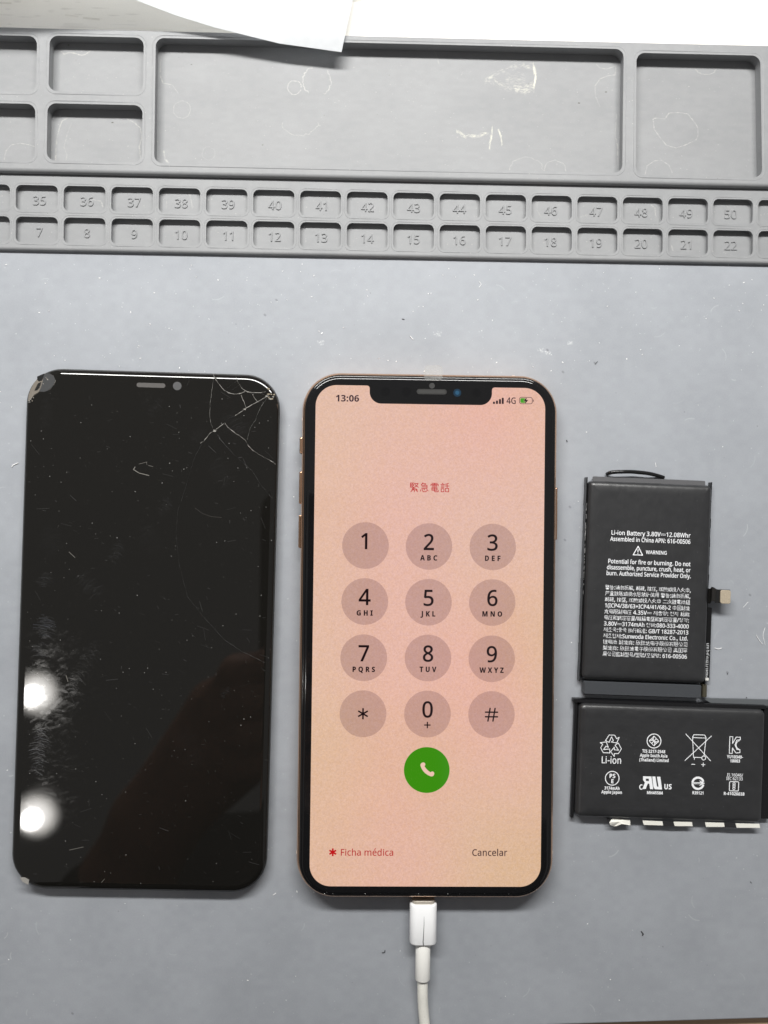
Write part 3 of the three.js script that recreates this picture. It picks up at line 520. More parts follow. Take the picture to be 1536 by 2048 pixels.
// ------------------------------------------------------------------ the working phone
const PH = { x: 0, z: 0, rot: 0 };
{
  const TOP = 7.7, o = thing('smartphone', 'gold framed smartphone with its lit screen showing a dial keypad', 'smartphone', PH);
  const gold = phys({ color: lin(0.74, 0.47, 0.31), metalness: 1, roughness: 0.22 });
  const fr = [];
  for (let k = 0; k <= 14; k++) { const a = (k / 14 - 0.5) * Math.PI; fr.push([1.55 * (1 - Math.cos(a)) * 0.9, 3.75 + 3.35 * Math.sin(a)]); }
  mesh('frame', slab(77.4, 157.5, 11.6, fr, 20), gold, o);
  mesh('back_glass', slab(74.4, 154.5, 10.2, [[0.4, 0.02], [0, 0.2], [0, 0.41]], 14), std({ color: lin(0.6, 0.45, 0.33), roughness: 0.3 }), o);
  mesh('cover_glass', slab(75.4, 155.5, 10.6, shoulder(6.4, TOP - 0.32, 0.7, 0.5, 10, 0.02), 20), blackGlass({ roughness: 0.08 }), o);
  mesh('screen_protector', slab(73.6, 153.8, 9.7, shoulder(TOP - 0.318, TOP, 0.75, 0.3, 10, 0.005), 20), blackGlass({ roughness: 0.05 }), o);
  for (const [z0, z1, zy] of [[908, 875, 0], [1008, 943, 0], [1096, 1030, 0]]) {
    const a = U(601, z1, 4)[2], b = U(601, z0, 4)[2];
    mesh(z0 === 908 ? 'mute_switch' : 'volume_button', slab(1.6, b - a, 0.5, [[0.3, 2.7], [0, 3], [0, 4.7], [0.1, 4.95], [0.35, 5.05]]).translate(-38.55, zy, (a + b) / 2), gold, o);
  }
  { const a = U(1118, 975, 4)[2], b = U(1118, 1080, 4)[2]; mesh('side_button', slab(1.3, b - a, 0.4, [[0.3, 2.7], [0, 3], [0, 4.7], [0.1, 4.95], [0.35, 5.05]]).translate(38.5, 0, (a + b) / 2), gold, o); }
  const band = std({ color: lin(0.72, 0.62, 0.52), roughness: 0.6 });
  const bandAt = (x, z, w, d) => mesh('antenna_band', box(w, 1.9, d, x, 3.95, z), band, o);
  bandAt(U(1027, 748, 5)[0], -78.28, 0.75, 0.98); bandAt(-38.22, U(603, 838, 5)[2], 0.98, 0.75); bandAt(-38.22, U(593, 1705, 5)[2], 0.98, 0.75); bandAt(38.22, U(1104, 1705, 5)[2], 0.98, 0.75);
  // ---- what the screen shows
  const DW = 68.88, DH = 149.07, CW = 944, CH = 2043;
  const S = (px, py) => { const [a, b] = local(PH, px, py, TOP); return [(a / DW + 0.5) * CW, (b / DH + 0.5) * CH]; };
  const q = CW / 461;                                     // canvas pixels per photo pixel
  const [c, g] = paint(CW, CH, (i, j) => {                // blurred wallpaper: peach, towards sand low down, with the grain of the panel
    const u = i / CW, v = j / CH, w = vnoise(u * 2.2 + 3, v * 4.1, 51), w2 = vnoise(u * 2.7 + 9, v * 3.3 + 2, 52), s = Math.max(0, Math.min(1, (v - 0.62) * 1.1 + (w - 0.5) * 1.0 + (u - 0.5) * 0.5));
    const gr = 11 * (vnoise(i / 4.4, j / 4.4, 53) - 0.5) + 10 * (vnoise(i / 2.4, j / 2.4, 54) - 0.5), gc = 10 * (vnoise(i / 7, j / 7, 55) - 0.5);
    return [231 - 10 * s + 6 * (w2 - 0.5) + gr, 187 - 3 * s - 9 * (w2 - 0.5) + gr - gc * 0.3, 168 - 13 * s - 9 * (w - 0.5) + gr - gc];
  });
  const key = (px, py, d, sub) => {
    const [x, y] = S(px, py), r = 46.6 * q;
    g.save(); g.beginPath(); g.arc(x, y, r, 0, 7); g.fillStyle = 'rgba(112,78,82,0.27)'; g.fill(); g.restore();
    const dark = '#1c0e12';
    if (d === '*') { g.strokeStyle = dark; g.lineWidth = 3 * q; g.lineCap = 'butt'; for (let k = 0; k < 3; k++) { const a = Math.PI / 2 + k * Math.PI / 3; g.beginPath(); g.moveTo(x - Math.cos(a) * 11 * q, y - Math.sin(a) * 11 * q); g.lineTo(x + Math.cos(a) * 11 * q, y + Math.sin(a) * 11 * q); g.stroke(); } return; }
    if (d === '#') { g.strokeStyle = dark; g.lineWidth = 2.7 * q; for (const s of [-1, 1]) { g.beginPath(); g.moveTo(x + (s * 5 + 2) * q, y - 12 * q); g.lineTo(x + (s * 5 - 2) * q, y + 13 * q); g.moveTo(x - 12 * q, y + s * 4.6 * q); g.lineTo(x + 12 * q, y + s * 4.6 * q); g.stroke(); } return; }
    write(g, d, x, y + (sub === undefined ? 7 : 6.5) * q, 44 * q, { align: 'center', color: dark, heavy: 0.022 });
    if (sub === '+') { g.strokeStyle = dark; g.lineWidth = 2.2 * q; g.beginPath(); g.moveTo(x - 5.5 * q, y + 22 * q); g.lineTo(x + 5.5 * q, y + 22 * q); g.moveTo(x, y + 16.5 * q); g.lineTo(x, y + 27.5 * q); g.stroke(); }
    else if (sub) write(g, sub, x, y + 28 * q, 13.6 * q, { align: 'center', bold: true, spacing: 4 * q, color: dark, heavy: 0.03 });
  };
  key(731, 1091, '1'); key(858, 1093, '2', 'ABC'); key(985.5, 1094, '3', 'DEF');
  key(729.5, 1203, '4', 'GHI'); key(857, 1204.5, '5', 'JKL'); key(984.5, 1205, '6', 'MNO');
  key(727.5, 1315.5, '7', 'PQRS'); key(856, 1316, '8', 'TUV'); key(983.5, 1317.5, '9', 'WXYZ');
  key(726, 1427.5, '*'); key(855, 1428, '0', '+'); key(983, 1429, '#');
  { const [x, y] = S(853.5, 1540), r = 45.5 * q;          // the call button
    g.fillStyle = '#3b8e10'; g.beginPath(); g.arc(x, y, r, 0, 7); g.fill();
    g.save(); g.translate(x - 0.5 * q, y + 0.5 * q); g.rotate(0.78); g.fillStyle = '#efc6b4'; g.strokeStyle = '#efc6b4';
    g.beginPath(); g.moveTo(-15 * q, -5.2 * q); g.quadraticCurveTo(0, 1.6 * q, 15 * q, -5.2 * q); g.quadraticCurveTo(16.5 * q, 0, 14 * q, 2.8 * q); g.quadraticCurveTo(0, 9.4 * q, -14 * q, 2.8 * q); g.quadraticCurveTo(-16.5 * q, 0, -15 * q, -5.2 * q); g.fill();
    for (const s of [-1, 1]) { g.beginPath(); g.ellipse(s * 13 * q, -2.6 * q, 4.4 * q, 5.2 * q, -s * 0.25, 0, 7); g.fill(); }
    g.restore(); }
  { const [x, y] = S(859, 982); write(g, '緊急電話', x, y, 20.6 * q, { align: 'center', color: '#bd2c30', line: 0.062 }); }
  { const [x, y] = S(671, 803); write(g, '13:06', x, y, 18.6 * q, { width: 47.5 * q, bold: true, color: '#33202a' }); }
  { const [x, y] = S(1013, 807.5); write(g, '4G', x, y, 18 * q, { width: 19.5 * q, color: '#2a1a20', heavy: 0.02 }); }
  g.fillStyle = '#2a1c22';
  for (const [px, w, h] of [[986, 3.8, 4.4], [992, 3.8, 6.6], [998, 3.8, 9.6], [1003.6, 3.8, 12.4]]) { const [x, y] = S(px, 807.8); g.beginPath(); g.roundRect(x, y - h * q, w * q, h * q, 1 * q); g.fill(); }
  { const [x, y] = S(1039, 794.5); // battery symbol
    g.strokeStyle = 'rgba(70,48,50,0.75)'; g.lineWidth = 1.2 * q; g.beginPath(); g.roundRect(x, y, 26 * q, 13 * q, 4 * q); g.stroke();
    g.fillStyle = 'rgba(70,48,50,0.75)'; g.beginPath(); g.roundRect(x + 27.4 * q, y + 4.3 * q, 1.4 * q, 4.4 * q, 0.6 * q); g.fill();
    g.fillStyle = '#4aa02c'; g.beginPath(); g.roundRect(x + 1.8 * q, y + 1.8 * q, 10.5 * q, 9.4 * q, 2.4 * q); g.fill();
    g.fillStyle = '#1d1216'; g.strokeStyle = '#e8bfa8'; g.lineWidth = 1 * q; g.beginPath(); [[14.8, -0.6], [8.6, 7.6], [12.4, 7.6], [11, 13.6], [17.4, 5.4], [13.4, 5.4]].forEach(([a, b], k) => g[k ? 'lineTo' : 'moveTo'](x + a * q, y + b * q)); g.closePath(); g.stroke(); g.fill(); }
  { const [x, y] = S(665.5, 1704.5); g.strokeStyle = '#c11418'; g.lineWidth = 3.2 * q; g.lineCap = 'butt'; for (let k = 0; k < 3; k++) { const a = Math.PI / 2 + k * Math.PI / 3; g.beginPath(); g.moveTo(x - Math.cos(a) * 7.6 * q, y - Math.sin(a) * 7.6 * q); g.lineTo(x + Math.cos(a) * 7.6 * q, y + Math.sin(a) * 7.6 * q); g.stroke(); } }
  { const [x, y] = S(680, 1711.5); write(g, 'Ficha médica', x, y, 18.6 * q, { width: 107 * q, color: '#b42a2a', heavy: 0.004 }); }
  { const [x, y] = S(943.5, 1712); write(g, 'Cancelar', x, y, 18.6 * q, { width: 71 * q, color: '#3a2629', heavy: 0.01 }); }
  const s = new THREE.Shape(), a = DW / 2, b = DH / 2, R = 6.3, nx = 18.35, nd = 5.35, nr = 3.5, ns = 0.95;
  s.moveTo(-a + R, b); s.lineTo(-nx - ns, b); s.quadraticCurveTo(-nx, b, -nx, b - ns); s.lineTo(-nx, b - nd + nr); s.absarc(-nx + nr, b - nd + nr, nr, Math.PI, 1.5 * Math.PI, false);
  s.lineTo(nx - nr, b - nd); s.absarc(nx - nr, b - nd + nr, nr, 1.5 * Math.PI, 2 * Math.PI, false); s.lineTo(nx, b - ns); s.quadraticCurveTo(nx, b, nx + ns, b); s.lineTo(a - R, b);
  s.absarc(a - R, b - R, R, Math.PI / 2, 0, true); s.lineTo(a, -b + R); s.absarc(a - R, -b + R, R, 0, -Math.PI / 2, true); s.lineTo(-a + R, -b); s.absarc(-a + R, -b + R, R, -Math.PI / 2, -Math.PI, true); s.lineTo(-a, b - R); s.absarc(-a + R, b - R, R, Math.PI, Math.PI / 2, true);
  const sg = new THREE.ShapeGeometry(s, 12), uv = sg.attributes.uv;
  for (let i = 0; i < uv.count; i++) uv.setXY(i, uv.getX(i) / DW + 0.5, uv.getY(i) / DH + 0.5);
  const t = tex(c);
  mesh('lit_screen', sg.rotateX(-Math.PI / 2).translate(0, TOP + 0.012, 0), phys({ color: 0x000000, emissive: 0xffffff, emissiveMap: t, emissiveIntensity: 0.97, roughness: 0.06 }), o).userData.label = 'lit peach screen with round keys and a green call button';
  // ---- ear speaker, lens and sensors in the notch
  const N = (px, py) => local(PH, px, py, TOP), y = TOP + 0.014;
  { const [u, v] = N(863.5, 783.5); mesh('ear_speaker', plate(outline(9, 1.55, 0.77, 8).map((p) => [u + p[0], v + p[1]]), TOP - 0.02, 0.05), std({ color: lin(0.026, 0.026, 0.025), roughness: 0.85 }), o); mesh('speaker_mesh', plate(outline(7.8, 0.85, 0.4, 8).map((p) => [u + p[0], v + p[1]]), TOP + 0.03, 0.02), std({ color: lin(0.04, 0.04, 0.039), roughness: 0.9 }), o); }
  const disc = (name, px, py, r, m) => { const [u, v] = N(px, py); return mesh(name, new THREE.CylinderGeometry(r, r, 0.03, 28).translate(u, y, v), m, o); };
  disc('front_camera', 914.5, 785.5, 1.18, phys({ color: lin(0.01, 0.028, 0.05), roughness: 0.1 })); disc('camera_lens', 914.5, 785.5, 0.62, phys({ color: lin(0.02, 0.07, 0.13), roughness: 0.12 })).position.y += 0.00002;
  disc('light_sensor', 864, 771.5, 0.85, phys({ color: lin(0.017, 0.017, 0.017), roughness: 0.4 }));
  for (const px of [771, 813, 953]) disc('face_sensor', px, 783 + (px - 771) * 0.012, 1.35, phys({ color: lin(0.0045, 0.0045, 0.005), roughness: 0.05 }));
  // clear pull tab of the protective film, standing out over the top edge
  { const p0 = U(848, 753, 7.75), p1 = U(885, 755, 7.75), z0 = U(866, 731, 7.2)[2], w = p1[0] - p0[0], d = p0[2] - z0 + 1.2;
    mesh('film_tab', slab(w, d, 1.2, [[0, 0], [0, 0.09]], 6).rotateX(-0.02).translate((p0[0] + p1[0]) / 2, 7.72, (p0[2] + z0) / 2 + 0.6), phys({ color: lin(0.93, 0.93, 0.92), transmission: 0.93, roughness: 0.22, thickness: 0, ior: 1.45 }), o); }
  // dust along the edge of the protector
  const bits = [];
  for (let k = 0; k < 46; k++) { const e = rnd(), X = e < 0.6 ? 36.1 + rr(-0.25, 0.3) : rr(-34, 34), Z = e < 0.6 ? rr(-55, 60) : 76.5 + rr(-0.2, 0.3); bits.push(new THREE.OctahedronGeometry(rr(0.05, 0.15)).scale(1, 0.5, 1).translate(X, TOP - 0.1, Z)); }
  const dm = mesh('edge_dust', join(bits), std({ color: lin(0.7, 0.7, 0.68), roughness: 1 }), o);
  dm.userData.kind = 'stuff';
}

// ------------------------------------------------------------------ the charging cable
{
  const Y = 3.7, p0 = U(846.5, 1803, Y), p1 = U(846, 1885, 4), p2 = U(845.5, 1958, 3.6), p3 = U(850, 2070, 2.2);
  const F = { x: p0[0], z: p0[2], rot: 0 }, o = thing('charging_cable', 'white charging cable with a split plug plugged into the phone', 'cable', F);
  const white = phys({ color: lin(0.88, 0.89, 0.9), roughness: 0.38, clearcoat: 0.2 }), soft = std({ color: lin(0.82, 0.815, 0.78), roughness: 0.6 });
  const len = p1[2] - p0[2], w = 8.15;
  // plug: a flat rounded bar, its long axis along z
  const round = (W, H, L, r, endR) => { const g = slab(W, H, r, [[endR, 0], [endR * 0.3, endR * 0.3], [0, endR], [0, L - endR], [endR * 0.3, L - endR * 0.3], [endR, L]], 10); return g.rotateX(Math.PI / 2); };
  const plug = mesh('plug', round(w, 5.2, len, 2.2, 0.55).translate(0, Y, 0), white, o);
  mesh('plug_collar', round(w - 1.2, 3.7, 1.2, 1.6, 0.1).translate(0, Y, -0.9), std({ color: lin(0.5, 0.46, 0.4), roughness: 0.4, metalness: 0.4 }), o);
  mesh('split', ribbon([[0.1, len * 0.26, 0.05], [0.12, len * 0.45, 0.14], [0.02, len * 0.7, 0.2], [-0.1, len * 0.88, 0.26], [0.02, len * 0.97, 0.32]].map(([a, b, c]) => [a, b, c]), Y + 2.6, 0.01), std({ color: lin(0.04, 0.04, 0.045), roughness: 0.9 }), o);
  const q1 = [p1[0] - p0[0], p1[2] - p0[2]], q2 = [p2[0] - p0[0], p2[2] - p0[2]];
  mesh('strain_relief', round(4.5, 4.3, q2[1] - q1[1] + 0.6, 2.1, 0.35).translate((q1[0] + q2[0]) / 2, 3.45, q1[1] - 0.4), soft, o);
  const pts = [[q2[0], 3.3, q2[1] - 1], [q2[0] + 0.05, 3.0, q2[1] + 4], [q2[0] + 0.3, 2.4, q2[1] + 9], [p3[0] - p0[0] + 0.1, 1.75, p3[2] - p0[2] - 1], [p3[0] - p0[0] + 0.6, 1.62, p3[2] - p0[2] + 6]].map((p) => new THREE.Vector3(...p));
  const dirt = paint(256, 512, (i, j) => { const s = vnoise(i / 9, j / 6, 21) > 0.8 ? 16 * vnoise(i / 3, j / 3, 22) : 0, l = 234 + 5 * (vnoise(i / 30, j / 30, 23) - 0.5); return [l - s, l - s - 1, l - s - 9]; })[0];
  mesh('cord', new THREE.TubeGeometry(new THREE.CatmullRomCurve3(pts), 40, 1.6, 16), std({ map: tex(dirt), roughness: 0.65 }), o);
  void plug;
}

// ------------------------------------------------------------------ the battery pack
{
  const H = 4.1, F = { x: 0, z: 0, rot: -0.0275 };
  const c0 = [U(1181, 960, H), U(1430, 971, H), U(1163, 1362, H), U(1410, 1366, H)];
  F.x = (c0[0][0] + c0[1][0] + c0[2][0] + c0[3][0]) / 4; F.z = (c0[0][2] + c0[1][2] + c0[2][2] + c0[3][2]) / 4;
  const o = thing('battery_pack', 'black two-cell phone battery with white print and a metal tipped connector', 'battery', F);
  const L = (px, py, h = H) => local(F, px, py, h);
  const pouch = (W, D, r = 1.6) => slab(W, D, r, [[0.35, 0.05], [0.02, 0.5], [0, 1.6], [0.04, 2.5], [0.22, 3.15], [0.55, 3.6], [1.0, 3.86], [1.7, 4.0], [2.6, H - 0.03], [3.4, H]], 10);
  const dents = (() => { const t = tex(paint(512, 512, (i, j) => { const n = 150 * vnoise(i / 120, j / 150, 161) + 60 * vnoise(i / 40, j / 46, 162) + 24 * vnoise(i / 12, j / 13, 163); return [n, n, n]; })[0], false); return t; })();
  const film = (map) => phys({ map, bumpMap: dents, bumpScale: 0.00035, roughness: 0.4, ior: 1.5, clearcoat: 0.3, clearcoatRoughness: 0.2 });
  const base = (w, h, s) => paint(w, h, (i, j) => { const n = 5 * (vnoise(i / 60, j / 50, s) - 0.5) + 4 * (hash(i, j, s + 1) - 0.5); return [40 + n, 40.5 + n, 42 + n]; });
  const dusty = (x, w, h, n) => { for (let k = 0; k < n; k++) { x.fillStyle = `rgba(205,208,212,${rr(0.15, 0.7)})`; x.beginPath(); x.arc(rr(0, w), rr(0, h), rr(0.7, 2.2), 0, 7); x.fill(); } };
  const ink = 'rgba(238,240,243,0.98)';
  { // upper cell
    const e = c0.map((p) => { const c = Math.cos(F.rot), s = Math.sin(F.rot), dx = p[0] - F.x, dz = p[2] - F.z; return [dx * c - dz * s, dx * s + dz * c]; });
    const W = (e[1][0] - e[0][0] + e[3][0] - e[2][0]) / 2, D = (e[2][1] - e[0][1] + e[3][1] - e[1][1]) / 2, CW = 1240, CH = Math.round(CW * D / W), q = CW / W / 6.62;
    const [c, g] = base(CW, CH, 101), S = (px, py) => { const [a, b] = L(px, py); return [(a / W + 0.5) * CW, (b / D + 0.5) * CH]; };
    dusty(g, CW, CH, 70);
    const ln = (str, px0, py0, px1, em, o2 = {}) => { const [x0, y0] = S(px0, py0), x1 = S(px1, py0 + (px1 - px0) * 0.03)[0]; write(g, str, x0, y0, em * q, { width: x1 - x0, color: ink, heavy: 0.025, ...o2 }); };
    ln('Li-ion Battery 3.80V⎓12.08Whr', 1222, 1069, 1381, 12.2); ln('Assembled in China APN: 616-00506', 1220.5, 1081.5, 1381, 11.8);
    ln('WARNING', 1291.5, 1107.5, 1334, 10.2, { bold: false });
    { const [x, y] = S(1276, 1102), r = q; g.strokeStyle = g.fillStyle = ink; g.lineWidth = 1.9 * r; g.lineJoin = 'round'; g.beginPath(); g.moveTo(x, y - 9.5 * r); g.lineTo(x + 9.5 * r, y + 8 * r); g.lineTo(x - 9.5 * r, y + 8 * r); g.closePath(); g.stroke(); g.fillRect(x - 0.9 * r, y - 3.5 * r, 1.8 * r, 6 * r); g.fillRect(x - 0.9 * r, y + 3.9 * r, 1.8 * r, 1.8 * r); }
    ln('Potential for fire or burning. Do not', 1215.5, 1126, 1381, 12); ln('disassemble, puncture, crush, heat, or', 1213.5, 1138, 1381, 12); ln('burn. Authorized Service Provider Only.', 1212.5, 1150, 1382, 12);
    const rows = ['警告:请勿拆解, 刺破, 挤压, 加热或投入火中,', '严重鼓胀或浸水后禁止使用 警告:請勿拆解,', '刺破, 擠壓, 加熱或投入火中 二次鋰電池組', '1(ICP4/38/63+ICP4/41/68)-2 中国制造', '充电限制电压 4.35V⎓ 제품명: 전지 标称', '电压和额定容量/標稱電壓和額定容量/정격:', '3.80V⎓3174mAh 전화:080-333-4000', '제조국:중국 执行标准: GB/T 18287-2013', '제조업체:Sunwoda Electronic Co., Ltd.', '锂电池 制造商: 欣旺达电子股份有限公司', '製造商: 欣旺達電子股份有限公司 美国苹', '果公司监制型号/型號/모델명: 616-00506'];
    rows.forEach((s, k) => ln(s, 1210.5 - 0.5 * k, 1178 + 12.12 * k, 1382 - 0.72 * k, 11.2, { line: 0.066, han: 0.84 }));
    const cell = mesh('upper_cell', pouch(W, D), film(tex(c)), o);
    cell.userData.label = 'upright cell with many lines of small white text';
    // folded side seams of the foil pouch, and the tape loop at its far end
    const seam = phys({ color: lin(0.004, 0.004, 0.0045), roughness: 0.22 });
    for (const s of [-1, 1]) { const g2 = [], th = s < 0 ? 0.32 : 0.16; for (let k = 0; k < 22; k++) { const z = -D / 2 - 1 + (D + 1.7) * (k / 22), d = (D + 1.7) / 22; g2.push(box(th, 2.5, d + 0.05, s * (W / 2 + th + rr(-0.04, 0.07)), 1.3, z + d / 2, rr(-0.03, 0.03))); } mesh('side_seam', join(g2), seam, o); }
    const fo = std({ color: lin(0.6, 0.6, 0.6), roughness: 0.35, metalness: 0.8 }), bits = [];
    for (let k = 0; k < 40; k++) { const z = -D / 2 + 4 + rnd() * D * 0.5; bits.push(box(rr(0.08, 0.2), 0.12, rr(0.2, 1.4), -W / 2 - 0.26 + rr(-0.06, 0.06), 2.56, z)); }
    mesh('worn_foil_edge', join(bits), fo, o);
    const lp = [[1214, 948, 0.8], [1222, 945, 2.2], [1245, 943.5, 2.6], [1270, 944, 2.4], [1300, 947.5, 2.2], [1318, 952, 1.2], [1327, 955, 0.6]].map(([a, b, h]) => { const [x, z] = L(a, b, h); return new THREE.Vector3(x, h, z); });
    mesh('tape_loop', new THREE.TubeGeometry(new THREE.CatmullRomCurve3(lp), 40, 0.62, 8).scale(1, 1, 1), phys({ color: lin(0.008, 0.008, 0.008), roughness: 0.16 }), o);
    // a tape flap under the far edge
    mesh('foil_lip', slab(W - 3, 2.2, 0.4, [[0.1, 0.3], [0, 0.5], [0.05, 0.75]]).translate(0.2, 0.6, -D / 2 - 0.35), std({ color: lin(0.1, 0.1, 0.105), roughness: 0.4 }), o);
  }
  { // board under tape between the cells
    const e = [L(1168, 1364.5, 3), L(1404, 1368, 3), L(1170, 1391.5, 3), L(1403, 1395, 3)], W = e[1][0] - e[0][0], D = e[2][1] - e[0][1];
    mesh('circuit_board', slab(W, D, 0.5, [[0.2, 0.05], [0, 0.4], [0, 2.7], [0.25, 3]]).translate((e[0][0] + e[3][0]) / 2, 0, (e[0][1] + e[3][1]) / 2), phys({ color: lin(0.05, 0.054, 0.06), roughness: 0.34 }), o);
    const s = [L(1410, 1382, 2.4)];
    mesh('board_end', slab(1.3, 4, 0.3, [[0, 0.1], [0, 2.2], [0.15, 2.4]]).translate(s[0][0], 0, s[0][1]), std({ color: lin(0.05, 0.045, 0.03), roughness: 0.5 }), o);
    const tapes = [[1405, 1396.5, 1536, 1408]];
    for (const [a, b, c, d] of tapes) { const p = L(a, b, 1.5), r = L(c, d + 3, 1.5); mesh('tape_strip', plate([p, [r[0] + 3, r[1] - 1.8], [r[0] + 3, r[1] + 0.2], [p[0] + 3, p[1] + 1.6]], 0.4, 1, 0.1), phys({ color: lin(0.1, 0.108, 0.115), roughness: 0.38 }), o); }
  }
  { // lower cell
    const TL = L(1160, 1406), TR = L(1533, 1421), BL = L(1152, 1636), BR = L(1527, 1648), W = (TR[0] - TL[0] + BR[0] - BL[0]) / 2, D = (BL[1] - TL[1] + BR[1] - TR[1]) / 2;
    const cx = (TL[0] + TR[0] + BL[0] + BR[0]) / 4, cz = (TL[1] + TR[1] + BL[1] + BR[1]) / 4, CW = 1640, CH = Math.round(CW * D / W), q = CW / W / 6.62;
    const [c, g] = base(CW, CH, 131), S = (px, py) => { const [a, b] = L(px, py); return [((a - cx) / W + 0.5) * CW, ((b - cz) / D + 0.5) * CH]; };
    dusty(g, CW, CH, 60);
    g.strokeStyle = g.fillStyle = ink; g.lineJoin = g.lineCap = 'round';
    const T = (s, px, py, em, width, o2 = {}) => { const [x, y] = S(px, py); write(g, s, x, y, em * q, { width: width * q, align: 'center', color: ink, heavy: 0.015, ...o2 }); };
    const path = (pts, ox, oy, close = true, fill = false) => { const [x, y] = S(ox, oy); g.beginPath(); pts.forEach(([a, b], k) => g[k ? 'lineTo' : 'moveTo'](x + a * q, y + b * q)); if (close) g.closePath(); fill ? g.fill() : g.stroke(); };
    g.lineWidth = 1.5 * q; // recycling arrows
    for (let k = 0; k < 3; k++) { const a = k * 2.0944, ro = ([x, y]) => [x * Math.cos(a) - y * Math.sin(a), x * Math.sin(a) + y * Math.cos(a)];
      path([[-12, -9.5], [-5, -21], [6, -21], [10.5, -14], [15.5, -17], [11, -5.5], [-0.5, -7], [4, -10], [0, -17.5], [-4.6, -6.2]].map(ro), 1222.5, 1491); }
    T('Li-ion', 1222.5, 1527, 19, 42);
    { const [x, y] = S(1308, 1482); g.lineWidth = 1.9 * q; g.beginPath(); g.arc(x, y, 14 * q, 0, 7); g.stroke(); g.lineWidth = 1.5 * q; for (const [a, b] of [[0, -1], [1, 0], [0, 1], [-1, 0]]) { path([[a * 9.5 + b * 1.3, b * 9.5 + a * 1.3], [a * 2 + b * 1.3, b * 2 + a * 1.3]], 1308, 1482, false); } path([[0, -9.5], [9.5, 0], [0, 9.5], [-9.5, 0]], 1308, 1482); path([[-4, -4], [4, 4]], 1308, 1482, false); path([[4, -4], [-4, 4]], 1308, 1482, false); }
    T('TIS 2217-2548', 1307.5, 1506, 8.6, 47, { bold: true }); T('Apple South Asia', 1307.5, 1514.5, 8.6, 56, { bold: true }); T('(Thailand) Limited', 1308, 1523.5, 8.6, 60, { bold: true });
    g.lineWidth = 1.5 * q; path([[-13, -22], [-11, -26.5], [11, -26.5], [14, -22], [14, -18], [11, 19], [-10, 19], [-13, -18]], 1397.5, 1496); path([[-13, -20.5], [14, -20.5]], 1397.5, 1496, false); path([[-27, -27], [25, 25]], 1397.5, 1496, false); path([[25, -25], [-27, 26]], 1397.5, 1496, false); path([[-8, 19], [-8, 23]], 1397.5, 1496, false);
    { const [x, y] = S(1407.5, 1516); g.beginPath(); g.arc(x, y, 4 * q, 0, 7); g.save(); g.fillStyle = '#313233'; g.fill(); g.restore(); g.stroke(); }
    g.lineWidth = 1.5 * q; path([[-14, 0], [-7.5, 0]], 1397, 1529, false); path([[6, 0], [13, 0]], 1397, 1529, false); path([[9.5, -3.5], [9.5, 3.5]], 1397, 1529, false);
    g.lineWidth = 1.6 * q; path([[-10.5, -16.5], [-4.5, -16.5], [-4.5, -3], [2.5, -16], [11, -16], [11, -11], [4, -10], [0.5, 0], [5, 9], [11, 9], [11, 15], [3, 16], [-4.5, 6], [-4.5, 17], [-10.5, 17]], 1469.5, 1490); { const [x, y] = S(1481, 1490); g.beginPath(); g.arc(x, y, 9 * q, 1.9, 4.4); g.stroke(); }
    T('YU10349-', 1470, 1517, 8.8, 33, { bold: true }); T('18003', 1470, 1525, 8.8, 21, { bold: true });
    { const [x, y] = S(1224.5, 1556.5); g.lineWidth = 1.8 * q; g.beginPath(); g.arc(x, y, 13.8 * q, 0, 7); g.stroke(); } T('PS', 1224.5, 1556, 11.5, 13, { bold: true }); T('E', 1224.5, 1566.5, 11.5, 6, { bold: true });
    T('3174mAh', 1224, 1579.5, 8.6, 31, { bold: true }); T('Apple Japan', 1223.5, 1587.5, 8.6, 42, { bold: true });
    T('C', 1281.5, 1579, 14, 7.5, { bold: true }); T('US', 1335.5, 1578.5, 14.5, 16.5, { bold: true });
    path([[-19, -11.5], [-2, -11.5], [2.5, 14], [-4, 14], [-6, 3], [-9, 3], [-12.5, 14], [-19.5, 14], [-15, 1], [-19, -4]], 1304.5, 1564.5, true, true);
    path([[-2.5, -11.5], [4, -11.5], [8, 8.5], [11, 8.5], [7, -11.5], [14, -11.5], [18.5, 14], [4, 14], [0.5, 9]], 1306.5, 1564.5, true, true);
    { g.save(); g.fillStyle = '#313233'; path([[-13.5, -6.8], [-7.5, -6.8], [-6.8, -2.2], [-12.8, -2.2]], 1304.5, 1564.5, true, true); g.restore(); }
    T('MH45584', 1309.5, 1588.5, 8.4, 33, { bold: true });
    { const [x, y] = S(1396, 1566.5); g.lineWidth = 4.4 * q; g.beginPath(); g.arc(x, y, 11.3 * q, Math.PI * 1.08, Math.PI * 1.86); g.stroke(); g.beginPath(); g.arc(x, y, 11.3 * q, Math.PI * 0.12, Math.PI * 0.9); g.stroke(); path([[-13, -2], [5, -2], [2, -6], [14.5, -0.5], [2, 5.5], [5, 1.4], [-13, 2.2]], 1396, 1566.5, true, true); g.save(); g.strokeStyle = '#313233'; g.lineWidth = 0.9 * q; path([[-12, 0], [6, 0]], 1396, 1566.5, false); g.restore(); }
    T('R39121', 1396, 1589, 8.6, 24, { bold: true });
    T('IS 16046/', 1470, 1553, 8.8, 33); T('IEC 62133', 1469, 1560.5, 8.8, 34);
    g.lineWidth = 1.7 * q; { const [x, y] = S(1468, 1572.5); g.beginPath(); g.roundRect(x - 9.3 * q, y - 9.3 * q, 18.6 * q, 18.6 * q, 2 * q); g.stroke(); g.lineWidth = 1.5 * q; for (const d of [-4.8, -0.4, 4.2]) { g.beginPath(); g.arc(x, y + d * q, 2.3 * q, 0, 7); g.stroke(); } }
    T('R-41026638', 1468, 1590.5, 8.8, 43, { bold: true });
    const cell = mesh('lower_cell', pouch(W, D, 1.9).translate(cx, 0, cz), film(tex(c)), o);
